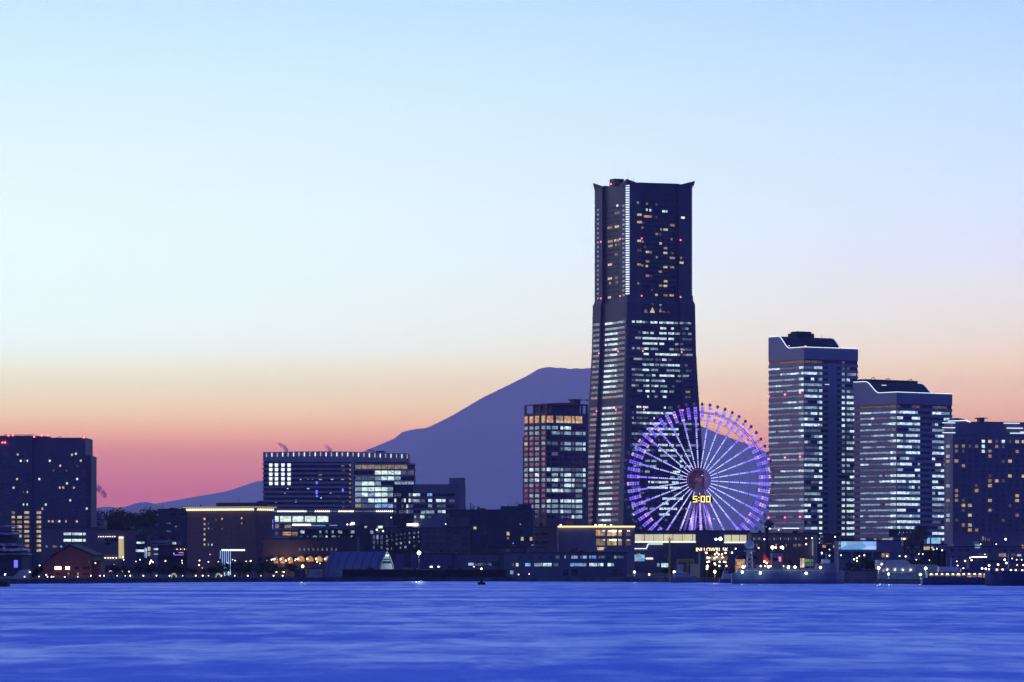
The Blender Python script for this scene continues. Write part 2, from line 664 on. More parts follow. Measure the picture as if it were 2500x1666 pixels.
ROOFM = wall_mat('roof_dark', (0.07, 0.065, 0.07), 0.8, 0.3, 0.15, 0.2)
WHITE = wall_mat('pale_panel', (0.42, 0.42, 0.43), 0.6, 0.12, 0.08)
GREYW = wall_mat('grey_panel', (0.18, 0.18, 0.20), 0.7, 0.18, 0.1)
DARKW = wall_mat('dark_stone', (0.085, 0.08, 0.09), 0.75, 0.25, 0.1)
BROWN = wall_mat('brown_stone', (0.22, 0.14, 0.12), 0.75, 0.2, 0.12)
NAVY = wall_mat('slate_wall', (0.075, 0.08, 0.11), 0.75, 0.25, 0.1)

CUBES = {}


def cube_mesh(mat):
    if mat.name not in CUBES:
        me = bpy.data.meshes.new('pane')
        h = 0.5
        me.from_pydata([(-h, -h, -h), (h, -h, -h), (h, h, -h), (-h, h, -h), (-h, -h, h), (h, -h, h), (h, h, h), (-h, h, h)], [],
                       [(3, 2, 1, 0), (4, 5, 6, 7), (0, 1, 5, 4), (1, 2, 6, 5), (2, 3, 7, 6), (3, 0, 4, 7)])
        me.materials.append(mat)
        CUBES[mat.name] = me
    return CUBES[mat.name]


def cube(name, mat, parent, x0, x1, y0, y1, z0, z1):
    o = bpy.data.objects.new(name, cube_mesh(mat))
    o.location = ((x0 + x1) / 2, (y0 + y1) / 2, (z0 + z1) / 2)
    o.scale = (abs(x1 - x0), abs(y1 - y0), abs(z1 - z0))
    COL.objects.link(o)
    o.parent = parent
    return o


class Bld:
    """A building standing on one corner (px_c): its right face runs to px_r, its left face to px_l."""

    def __init__(self, name, label, px_c, Y, theta, px_r, px_l=None, depth=None, cat='building', group=None, base=None):
        self.th = R(theta)
        self.c, self.s = math.cos(self.th), math.sin(self.th)
        self.Y = Y
        self.C = (pos(px_c, Y), Y)
        self.base = G0 if base is None else base
        self.root = thing(name, label, cat, (self.C[0], self.C[1], self.base), self.th, group)
        self.W = self.U(px_r)
        self.D = depth if depth is not None else self.V(px_l)
        self.panes = []

    def U(self, px):
        q = (px - 1250.0) * KPX
        return (q * self.C[1] - self.C[0]) / (self.c - q * self.s)

    def V(self, px):
        q = (px - 1250.0) * KPX
        return (self.C[0] - q * self.C[1]) / (self.s + q * self.c)

    def Z(self, py):
        return hgt(py, self.Y) - self.base

    def ZD(self, py, x, y):
        """Height of a photograph row at a point of the plan, nearer or farther than the corner."""
        return hgt(py, self.Y + x * self.s + y * self.c) - self.base

    def part(self, name, mat, mb, parent=None, smooth=False):
        return mb.build(name, mat, parent or self.root, smooth)

    def box(self, name, mat, x0, x1, y0, y1, z0, z1, parent=None):
        return cube(name, mat, parent or self.root, x0, x1, y0, y1, z0, z1)

    def pane(self, face, u0, u1, z0, z1, mat, off=0.0, pri=0, t=0.24, name='window'):
        if u1 < u0:
            u0, u1 = u1, u0
        if z1 < z0:
            z0, z1 = z1, z0
        self.panes.append((face, u0, u1, z0, z1, mat, off, pri, t, name))

    def wpx(self, px0, px1, py0, py1, mat, off=0.0, pri=1, t=0.24, name='window'):
        """A pane on the right (front) face given by its place in the photograph."""
        self.pane('r', self.U(px0), self.U(px1), self.Z(py1), self.Z(py0), mat, off, pri, t, name)

    def finish(self, limit=300):
        by = {}
        for p in self.panes:
            by.setdefault(p[9], []).append(p)
        for nm, ps in by.items():
            ps.sort(key=lambda p: (-p[7], -(p[2] - p[1]) * (p[4] - p[3])))
            for p in ps[:limit]:
                x0, x1, y0, y1 = self.extent(p)
                cube(nm, p[5], self.root, x0, x1, y0, y1, p[3], p[4])
            rest = ps[limit:]
            if rest:
                mats = []
                mb = MB()
                for p in rest:
                    if p[5] not in mats:
                        mats.append(p[5])
                    x0, x1, y0, y1 = self.extent(p)
                    mb.box(x0, x1, y0, y1, p[3], p[4], mats.index(p[5]))
                tag(mb.build(nm + '_rows', mats, self.root), kind='stuff')
        return self.root

    @staticmethod
    def extent(p):
        face, u0, u1, z0, z1, mat, off, pri, t, nm = p
        if face == 'r':
            return u0, u1, off - t / 2, off + t / 2
        return off - t / 2, off + t / 2, u0, u1


def loft(levels, mb=None, mi=0):
    """Solid through a stack of (plan, height) rings."""
    mb = mb or MB()
    n = len(levels[0][0])
    vs_, fs = [], []
    for poly, z in levels:
        vs_ += [(x, y, z) for x, y in poly]
    for j in range(len(levels) - 1):
        for i in range(n):
            a, b = j * n + i, j * n + (i + 1) % n
            fs.append((a, b, b + n, a + n))
    fs.append(tuple(range(n - 1, -1, -1)))
    fs.append(tuple(range((len(levels) - 1) * n, len(levels) * n)))
    return mb.add(vs_, fs, mi)


BEACON = None


def beacon(b, x, y, z, r=0.55):
    """Red aviation light on a short stem, a part of its building."""
    mb = MB()
    mb.tube((x, y, z - 0.9), (x, y, z - 0.2), 0.12, 0.12, 6)
    o = b.part('beacon', STEEL, mb)
    m2 = MB()
    m2.sphere((x, y, z), r, 8, 6)
    m2.build('lamp', REDL, o)


# ------------------------------------------------------------------ the tall tower
def build_tall_tower():
    b = Bld('skyscraper', 'tallest tower, dark with flared foot, notched crown and a lit strip up its corner', 1530, 3000, 27, 1697, 1447)
    W, D, Z = b.W, b.D, b.Z
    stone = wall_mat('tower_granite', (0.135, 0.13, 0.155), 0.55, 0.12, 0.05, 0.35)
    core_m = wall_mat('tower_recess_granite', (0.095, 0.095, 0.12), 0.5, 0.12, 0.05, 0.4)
    zs = Z(738)
    prof = [(0.0, 8.2), (Z(1266), 6.2), (Z(1160), 4.9), (Z(1060), 3.4), (Z(937), 1.6), (Z(850), 0.5), (zs, 0.0)]

    def e(z):
        return interp(prof, z)
    P = 12.6
    IN = 2.3
    # core, recessed between the corner piers
    lv = []
    for z, d in prof:
        lv.append(([(IN - d, IN - d), (W - IN + d, IN - d), (W - IN + d, D - IN + d), (IN - d, D - IN + d)], z))
    sh = 1.1           # upper shaft stands in a little
    zt = Z(478)
    for z in (zs + 2.5, zt):
        lv.append(([(IN + sh, IN + sh), (W - IN - sh, IN + sh), (W - IN - sh, D - IN - sh), (IN + sh, D - IN - sh)], z))
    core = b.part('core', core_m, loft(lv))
    # four corner piers rising to pointed tips
    tips = {(0, 0): Z(437), (1, 0): b.ZD(442, W, 0), (1, 1): b.ZD(456, W, D), (0, 1): b.ZD(447, 0, D)}
    for (ix, iy), ztip in tips.items():
        inner = ztip - 6.2
        def corner(d, zz):
            x0, x1 = (-d, P - d * 0.5) if ix == 0 else (W - P + d * 0.5, W + d)
            y0, y1 = (-d, P - d * 0.5) if iy == 0 else (D - P + d * 0.5, D + d)
            return [(x0, y0), (x1, y0), (x1, y1), (x0, y1)]
        lv = [(corner(d, z), z) for z, d in prof]
        lv.append((corner(-sh, 0), zs + 3.0))
        top = corner(-sh, 0)
        lv.append((top, inner))
        mb = loft(lv)
        # slanted crown of the pier: highest at the outer corner
        zc = []
        for (x, y) in top:
            outer_x = abs(x - (top[0][0] if ix == 0 else top[1][0])) < 0.01
            outer_y = abs(y - (top[0][1] if iy == 0 else top[2][1])) < 0.01
            zc.append(ztip if outer_x and outer_y else (inner + (ztip - inner) * 0.45 if outer_x or outer_y else inner + 0.5))
        flare = [(x + (0 if not (z == ztip) else (-1.1 if ix == 0 else 1.1)), y + (0 if not (z == ztip) else (-1.1 if iy == 0 else 1.1))) for (x, y), z in zip(top, zc)]
        mb.prism(top, inner, zc, flare)
        # overhanging point
        ox = -1.4 if ix == 0 else 1.4
        oy = -1.4 if iy == 0 else 1.4
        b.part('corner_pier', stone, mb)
    # parapets of the crown between the piers
    zpar = Z(460)
    b.part('parapet', core_m, MB().prism([(P - sh, IN + sh - 0.2), (W - P + sh, IN + sh - 0.2), (W - P + sh, IN + 3.2), (P - sh, IN + 3.2)], zt - 1, [b.ZD(445, P, 0), b.ZD(448, W - P, 0), b.ZD(448, W - P, 0), b.ZD(445, P, 0)]))
    b.part('parapet', core_m, MB().prism([(IN + sh - 0.2, P - sh), (IN + 3.2, P - sh), (IN + 3.2, D - P + sh), (IN + sh - 0.2, D - P + sh)], zt - 1, [b.ZD(457, 0, P), b.ZD(457, 0, P), b.ZD(453, 0, D - P), b.ZD(453, 0, D - P)]))
    b.box('plant_room', core_m, 16, W - 14, 16, D - 14, zt - 1, Z(452))
    b.box('plant_room', STEEL, IN + 3.5, 14, D - 24, D - 16, zt - 1, b.ZD(442, 0, D))
    rig = MB()
    for i in range(3):
        rig.bar((IN + 4, D - 30 + i * 3, zt), (IN + 4, D - 30 + i * 3, b.ZD(443, 0, D - 30)), 0.5)
    rig.bar((IN + 4, D - 30, b.ZD(443, 0, D - 30)), (IN + 4, D - 16, b.ZD(443, 0, D - 30)), 0.6)
    b.part('roof_crane', STEEL, rig)
    for (x, y, py) in ((3, 3, 420), (26, IN + 4, 441), (36, IN + 4, 440), (41, IN + 4, 438), (7, 2, 428)):
        b.part('antenna', STEEL, MB().tube((x, y, zt), (x, y, Z(py)), 0.18, 0.08, 6))
    b.part('dish', STEEL, MB().sphere((IN + 4, P + 8, Z(452)), 2.0, 12, 8))
    # strip of light up the front corner and up the right corner
    n = 47
    for i in range(n):
        z = Z(447 + i * 5.87)
        m = MB()
        q = sh - 0.25
        m.add([(q + 2.0, q, z - 0.40), (q + 2.0, q, z + 0.40), (q, q, z - 0.40), (q, q, z + 0.40), (q, q + 2.3, z - 0.40), (q, q + 2.3, z + 0.40)],
              [(2, 0, 1, 3), (4, 2, 3, 5)])
        o = m.build('corner_light', NEON, b.root)
    for i in range(n):
        z = b.ZD(450 + i * 5.87, W, 0)
        cube('corner_light', NEON, b.root, W - sh - 0.9, W - sh + 0.35, sh - 0.35, sh + 0.9, z - 0.42, z + 0.42)
    # office floors
    seg = """300:655-690b,705-770b,790-860d,880-960b,980-1140b,1150-1325m
363:990-1060b,1080-1145b,1220-1328m
420:725-755d,790-860b,878-960b,980-1062b,1080-1147b,1155-1215d,1220-1262m,1285-1325m
482:690-760m,790-1062b,1082-1145b,1165-1190d,1220-1330d
540:790-957b,978-1035b,1155-1235d
600:650-682m,705-790m,800-860b,880-965m,1090-1145m,1155-1330d
660:800-860b,890-1180b,1180-1338m
720:670-765m,780-910d,928-1000d,1008-1060b,1075-1115d
780:785-915b,925-975d,985-1030m,1032-1148b,1155-1205b,1240-1280d
840:645-770m,785-860b,878-960m,1055-1145m,1150-1208m,1255-1320d
900:645-795m,820-880d,890-970b,975-1142b,1180-1290m
960:645-775m,785-858b,880-1075b,1155-1215d
1020:640-725m,790-858b,878-960b,980-1060m,1080-1142d
1080:703-760m,810-860b,880-962b,980-1060b,1080-1135m,1247-1300w
1140:830-852b,912-945b,1005-1050b,1105-1130d,1240-1305d
1262:690-745b,780-840b,850-875b,1015-1040b,1060-1115d
1325:635-660m,685-758m,775-1122b
1385:635-660m,690-755d,780-840d,895-912b
1445:635-765m,770-1050b,1180-1390m
1505:815-1175b,1220-1390m
1565:630-780m,800-1180b
1630:740-760d,940-960d,1000-1020d
1687:630-780m,860-920m,940-1050b,1065-1120b,1140-1200m,1260-1390m
1747:630-700d,720-895m,940-1150b,1200-1300m
1807:630-770d,960-1150m,1180-1290m
1868:790-845m,860-920m,945-1040m,1180-1210b
1928:640-745d,800-915m,1180-1300b
1990:640-750d,785-840m,1060-1180b
2050:640-700d,1070-1120m,1150-1210m
2108:820-840b,850-1165b
2170:620-720d,810-1040b,1060-1190b
2232:700-760d,970-990d,1100-1200d
2293:620-690d,790-830d,975-1205b
2350:610-650m,720-790m,970-1045b,1065-1115d
2408:615-640m,660-690d,740-790m,830-900m,940-1140b,1180-1250d
2472:610-645b,770-830m,935-1055b
2535:615-635d,1000-1025d,1180-1240d"""
    kind = {'b': CB, 'm': CM, 'd': CD, 'w': WM}
    rnd = random.Random(5)
    for line in seg.split('\n'):
        ys, rest = line.split(':')
        py = 720 + int(ys) * 0.21684
        z = Z(py)
        d = e(z - 1.0)
        z0, z1 = z - 0.88, z + 0.88
        # glass bands, dark by night
        for (u0, u1, off) in ((2.0, P - 1.2, -d), (P + 0.3, W - P - 0.3, IN - d), (W - P + 1.2, W - 2.0, -d)):
            b.pane('r', u0, u1, z0, z1, DUSK, off, 0, 0.2, 'window_band')
        for (u0, u1, off) in ((1.5, P - 1.0, -d), (P + 0.3, D - P - 0.3, IN - d), (D - P + 1.2, D - 1.5, -d)):
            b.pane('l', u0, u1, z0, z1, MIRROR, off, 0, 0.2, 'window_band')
        for sg in rest.split(','):
            k = kind[sg[-1]]
            x0, x1 = [float(v) for v in sg[:-1].split('-')]
            u0, u1 = b.U(1400 + x0 * 0.21684), b.U(1400 + x1 * 0.21684)
            nb = max(1, round((u1 - u0) / 3.1))
            for i in range(nb):
                a, c = u0 + (u1 - u0) * i / nb, u0 + (u1 - u0) * (i + 1) / nb
                mid = (a + c) / 2
                off = (IN - d) if P < mid < W - P else -d
                kk = k
                if rnd.random() < 0.14:
                    kk = {CB: CM, CM: CD, CD: CM, WM: WM}[k]
                if rnd.random() < 0.05:
                    continue
                b.pane('r', a + 0.14, c - 0.14, z0 + 0.1, z1 - 0.1, kk, off - 0.1, 2 if kk is CB else 1)
        # left face
        dens = rnd.random()
        v = 1.5
        state = 0
        while v < D - 2.5:
            on_pier = v < P - 1 or v > D - P
            if rnd.random() < 0.3:
                state = rnd.random()
            lit = None
            if P < v + 1.5 < D - P - 3:
                lit = CB if state < 0.42 + 0.3 * dens else (CM if state < 0.85 else None)
                off = IN - d
            elif on_pier:
                lit = CD if state < 0.45 else (CM if state > 0.88 else None)
                off = -d
            if lit and int(ys) < 1100 or lit and int(ys) > 1200:
                b.pane('l', v + 0.15, v + 2.85, z0 + 0.1, z1 - 0.1, lit, off - 0.1, 1)
            v += 3.0
    # hotel floors above: scattered warm rooms
    rooms = """735,340,w;852,345,w;960,345,d;1205,352,d;450,352,c;735,340,c
750,475,W,50;862,487,O,90;960,490,d;1240,487,c,40;450,435,d,60;852,411,c;890,415,c;1040,420,c,30;1073,420,c
750,557,W,50;800,562,d;1140,575,w,50;365,590,w,50;445,590,W,48;800,617,w;757,607,d;1012,628,w;1062,628,W,50
962,680,w,30;1003,682,d;372,748,w,55;425,745,W;465,747,w,50;490,745,W;760,718,w,45;1130,733,w
372,800,w,50;435,798,w;470,798,d;748,770,W,40;803,774,w;1005,787,W,28;1060,837,w,40;832,832,d
440,905,d,36;490,908,w;748,878,d,40;860,888,W,40;897,890,w;1060,892,W,44;1140,892,d,32
962,945,w;1137,945,w,55;1220,945,w;368,1011,W,46;757,988,d;858,995,w,40;1225,998,W,44
748,1038,O,40;802,1043,w;850,1048,W,26;1060,1052,W,46;1137,1052,w,46;1218,1052,d,30;1002,1105,w,36
858,1157,w,40;902,1158,d;367,1170,W,48;440,1170,d,34;485,1168,d;367,1223,w;447,1223,d,30
738,1252,w;1062,1213,W,40;1005,1263,w,36;1060,1265,W,42;908,1318,d;362,1383,W,34;487,1383,w
755,1360,O,30;960,1370,W,28;1060,1371,w,44;1130,1371,O,46"""
    for it in rooms.replace('\n', ';').split(';'):
        f = it.split(',')
        x, y, k = float(f[0]), float(f[1]), f[2]
        w = float(f[3]) if len(f) > 3 else 20.0
        m = {'w': WM, 'W': WB, 'O': OR, 'd': WD, 'c': CB}[k]
        z = Z(420 + y * 0.21684)
        if x > 620:
            u0, u1 = b.U(1400 + (x - w / 2) * 0.21684), b.U(1400 + (x + w / 2) * 0.21684)
            off = (IN + sh if P - sh < (u0 + u1) / 2 < W - P + sh else sh)
            b.pane('r', u0, u1, z - 0.8, z + 0.8, m, off, 3)
        else:
            u0, u1 = b.V(1400 + (x + w / 2) * 0.21684), b.V(1400 + (x - w / 2) * 0.21684)
            off = (IN + sh if P - sh < (u0 + u1) / 2 < D - P + sh else sh)
            b.pane('l', u0, u1, z - 0.8, z + 0.8, m, off, 3)
    for i in range(20):                       # reflecting windows of the left corner piers and dark hotel floors
        z = Z(501 + i * 11.5)
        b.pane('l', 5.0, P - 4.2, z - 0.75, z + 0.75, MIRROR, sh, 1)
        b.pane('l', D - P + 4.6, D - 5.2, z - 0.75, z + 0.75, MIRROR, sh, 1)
        b.pane('r', P + 2, W - P - 2, z - 0.85, z + 0.85, DUSK, IN + sh, 0, 0.16, 'window_band')
        b.pane('l', P + 2, D - P - 2, z - 0.85, z + 0.85, MATT, IN + sh, 0, 0.16, 'window_band')
    # triangular lit trusses of the sky lobby
    for (x, y, w, h, m) in ((830, 1555, 44, 40, WM), (905, 1545, 60, 60, WB), (905, 1480, 30, -26, WD), (995, 1488, 30, -24, CM), (995, 1540, 30, 50, WM),
                            (1030, 1555, 50, 30, WD), (1085, 1558, 40, 20, WD)):
        u, z = b.U(1400 + x * 0.21684), Z(420 + y * 0.21684)
        hw, hh = w * 0.2168 * 0.305 / b.c / 2, h * 0.2168 * 0.305 / 2
        yy = IN - 0.3
        m_ = MB()
        m_.add([(u - hw, yy, z - hh), (u + hw, yy, z - hh), (u, yy, z + hh), (u - hw, yy + 0.2, z - hh), (u + hw, yy + 0.2, z - hh), (u, yy + 0.2, z + hh)],
               [(0, 1, 2), (5, 4, 3), (0, 3, 4, 1), (1, 4, 5, 2), (2, 5, 3, 0)])
        m_.build('truss_window', m, b.root)
    for (px, py) in ((1463, 449),):
        beacon(b, IN + 2.5, D - 20, b.ZD(py, 0, D - 20), 0.6)
    for py in (581, 721, 857, 1000):
        z = Z(py)
        d = e(z) if z < zs else -sh
        for (x, y) in ((-d - 0.4, D - P + 1), (-d - 0.4, P - 1), (P + 0.6, -d - 0.4), (W - P + 0.5, -d - 0.4)):
            beacon(b, x, y, z, 0.5)
    # lower wings stepping up the right flank
    b.box('wing', core_m, W - 4, W + 6.5, 8, D - 6, 0, Z(967))
    b.box('wing', core_m, W + 6.5, W + 9.5, 10, D - 10, 0, Z(1018))
    b.finish()


build_tall_tower()


# ------------------------------------------------------------------ the two wave-roofed towers
def build_wave_tower(name, label, pxc, Y, th, pxr, pxl, zt_high, zt_low, rows0, pitch, nrows, seed, dark, beacons, first):
    b = Bld('wave_roof_tower', label, pxc, Y, th, pxr, pxl)
    W, D, Z = b.W, b.D, b.Z
    panel = wall_mat('white_tower_panel', (0.30, 0.31, 0.385), 0.45, 0.08, 0.06, 0.4)
    zl, zh = Z(zt_low), b.ZD(zt_high, 0, D)
    zw = Z(rows0 - 6)
    # glass core and stacked white floor bands
    core = b.box('core', DUSK, 0.35, W - 0.35, 0.35, D - 0.35, 0, zw + 0.5)
    for i in range(nrows + 1):
        z_hi = Z(rows0 + pitch * i) - 0.95
        z_lo = Z(rows0 + pitch * (i + 1)) + 0.95
        if i == nrows:
            z_lo = 0
        if z_lo < 0:
            z_lo = 0
        if z_hi - z_lo > 0.3:
            b.box('floor_band', panel, 0, W, 0, D, z_lo, z_hi)
    # crown: low in front, sweeping up in an S to the back
    prof = [(0, zw), (D, zw), (D, zh)]
    n = 14
    ya, yb = D * 0.40, D * 0.72
    curve = [(D, zh), (yb, zh)]
    for i in range(1, n):
        t = i / n
        s_ = t * t * (3 - 2 * t)
        curve.append((yb + (ya - yb) * t, zh + (zl - zh) * s_))
    curve += [(ya, zl), (0, zl)]
    prof = [(0, zw), (D, zw)] + curve
    b.part('crown', panel, MB().extrude_x(prof, 0, W))
    cover = MB()
    for (y0, z0), (y1, z1) in zip(curve[1:], curve[2:-1]):
        cover.add([(1.0, y0, z0 + 0.06), (W - 1.0, y0, z0 + 0.06), (W - 1.0, y1, z1 + 0.06), (1.0, y1, z1 + 0.06)], [(0, 3, 2, 1)])
    b.part('roof_slope', ROOFM, cover)
    # light tube along the edge
    tube = MB()
    pts = [(-0.15, y, z + 0.2) for y, z in curve]
    tube.path(pts, 0.34, 0, (1, 0, 0))
    b.part('edge_light', NEON, tube)
    b.part('edge_light', NEON, MB().path([(-0.15, -0.1, zl + 0.2), (W * 0.35, -0.1, zl + 0.2)], 0.34))
    b.part('edge_light', NEON, MB().path([(W * 0.36, -0.1, zl + 0.2), (W * 0.66, -0.1, zl + 0.2)], 0.34))
    b.part('edge_light', NEON, MB().path([(W * 0.68, -0.1, zl + 0.2), (W + 0.1, -0.1, zl + 0.2)], 0.34))
    dimneon = lamp_mat('neon_far_edge', (0.75, 0.8, 1.0), 0.8)
    b.part('edge_light', dimneon, MB().path([(W + 0.1, y, z + 0.2) for y, z in curve], 0.45, 0, (1, 0, 0)))
    rnd = random.Random(seed)
    zone = dark
    for i in range(nrows):
        py = rows0 + pitch * i
        z = Z(py)
        # left face: long strip of small panes
        p_row = rnd.random()
        dead = rnd.random() < 0.08
        v = 0.8
        st = rnd.random()
        while v < D * first['left'] - 1:
            if rnd.random() < 0.35:
                st = rnd.random()
            near = v < D * 0.13
            if dead:
                m = CD
            elif near:
                m = CB if st < 0.5 else (CM if st < 0.85 else CD)
            else:
                m = CB if st < 0.10 else (CM if st < 0.72 else CD)
            if i == 0:
                m = WD if st < 0.8 else CM
            h = 0.85 if near else 0.6
            if not (st > 0.97 and not near):
                b.pane('l', v + 0.1, v + 2.7, z - h, z + h, m, 0.22, 2 if m is CB else 1)
            v += 2.8
        # right face, by zones
        for (f0, f1, pb, pm, pd) in zone:
            u, u1 = W * f0, W * f1
            st = rnd.random()
            rowp = rnd.random()
            while u < u1 - 1.5:
                if rnd.random() < 0.45:
                    st = rnd.random()
                k = st * (0.7 + 0.6 * rowp)
                m = CB if k < pb else (CM if k < pb + pm else (CD if k < pb + pm + pd else None))
                if i == 0 and m is not None:
                    m = WD
                if m is CB and rnd.random() < 0.15:
                    m = GB
                if m is not None:
                    b.pane('r', u + 0.12, min(u1, u + 2.75) - 0.1, z - 0.9, z + 0.9, m, 0.22, 2 if m is CB else 1)
                u += 2.85
    for (x, y, py) in beacons:
        beacon(b, x * W, y * D, Z(py), 0.6)
    return b, zl, zh


R_A = [(0.01, 0.32, 0.30, 0.22, 0.26), (0.28, 0.345, 0.75, 0.15, 0.1), (0.70, 0.77, 0.5, 0.2, 0.2), (0.79, 0.98, 0.42, 0.22, 0.2)]
b, zl, zh = build_wave_tower('A', 'taller white tower with an S-curved roof edge of light, beside the ferris wheel', 1963, 2850, 32, 2095, 1876, 824, 848,
                             883, 14.03, 31, 21, R_A, [(-0.01, 0.1, 959), (-0.01, 0.52, 961), (-0.01, 0.98, 963), (-0.01, 0.1, 1115), (-0.01, 0.52, 1116), (-0.01, 0.98, 1118),
                                                       (-0.01, 0.1, 1262), (-0.01, 0.52, 1263), (-0.01, 0.98, 1263), (0.05, 0.5, 842), (0.04, 0.02, 846), (0.98, 0.5, 842)], {'left': 1.0})
b.box('plant_room', ROOFM, b.W * 0.34, b.W * 0.68, b.D * 0.74, b.D * 0.97, zh - 0.5, b.ZD(814, 0, b.D))
b.box('plant_room', ROOFM, b.W * 0.38, b.W * 0.64, b.D * 0.76, b.D * 0.95, b.ZD(814, 0, b.D) - 0.2, b.ZD(809, 0, b.D))
b.box('blank_wall', MATS['white_tower_panel'], b.W * 0.44, b.W * 0.60, -0.12, 0.3, 0, b.Z(885))
b.part('mast', STEEL, MB().tube((b.W * 0.86, b.D * 0.8, zh - 0.5), (b.W * 0.86, b.D * 0.8, b.ZD(813, 0, b.D)), 0.15, 0.1, 6))
b.box('lit_balcony', NEON, b.W * 0.385, b.W * 0.46, -0.3, 0.1, b.Z(938), b.Z(937))
b.finish()
R_B = [(0.01, 0.42, 0.52, 0.24, 0.14), (0.64, 0.98, 0.40, 0.30, 0.18)]
b, zl, zh = build_wave_tower('B', 'shorter white tower with an S-curved roof edge of light, next to the hotel slab', 2189, 2800, 38, 2325, 2084, 934, 958,
                             992, 14.1, 24, 33, R_B, [], {'left': 0.86})
b.box('plant_room', ROOFM, b.W * 0.02, b.W * 0.97, b.D * 0.76, b.D * 0.97, zh - 0.5, b.ZD(927, 0, b.D))
for (fx, py) in ((0.15, 921), (0.42, 922), (0.82, 922)):
    b.part('roof_rail', STEEL, MB().bar((b.W * fx, b.D * 0.8, b.ZD(927, 0, b.D)), (b.W * fx + 3, b.D * 0.8, b.ZD(py, 0, b.D)), 0.35).bar((b.W * fx + 3, b.D * 0.8, b.ZD(py, 0, b.D)), (b.W * fx + 4.5, b.D * 0.8, b.ZD(927, 0, b.D)), 0.35))
b.box('ridge_light', NEON, b.W * 0.2, b.W * 0.28, b.D * 0.60, b.D * 0.61, b.Z(937), b.Z(936))
b.finish()


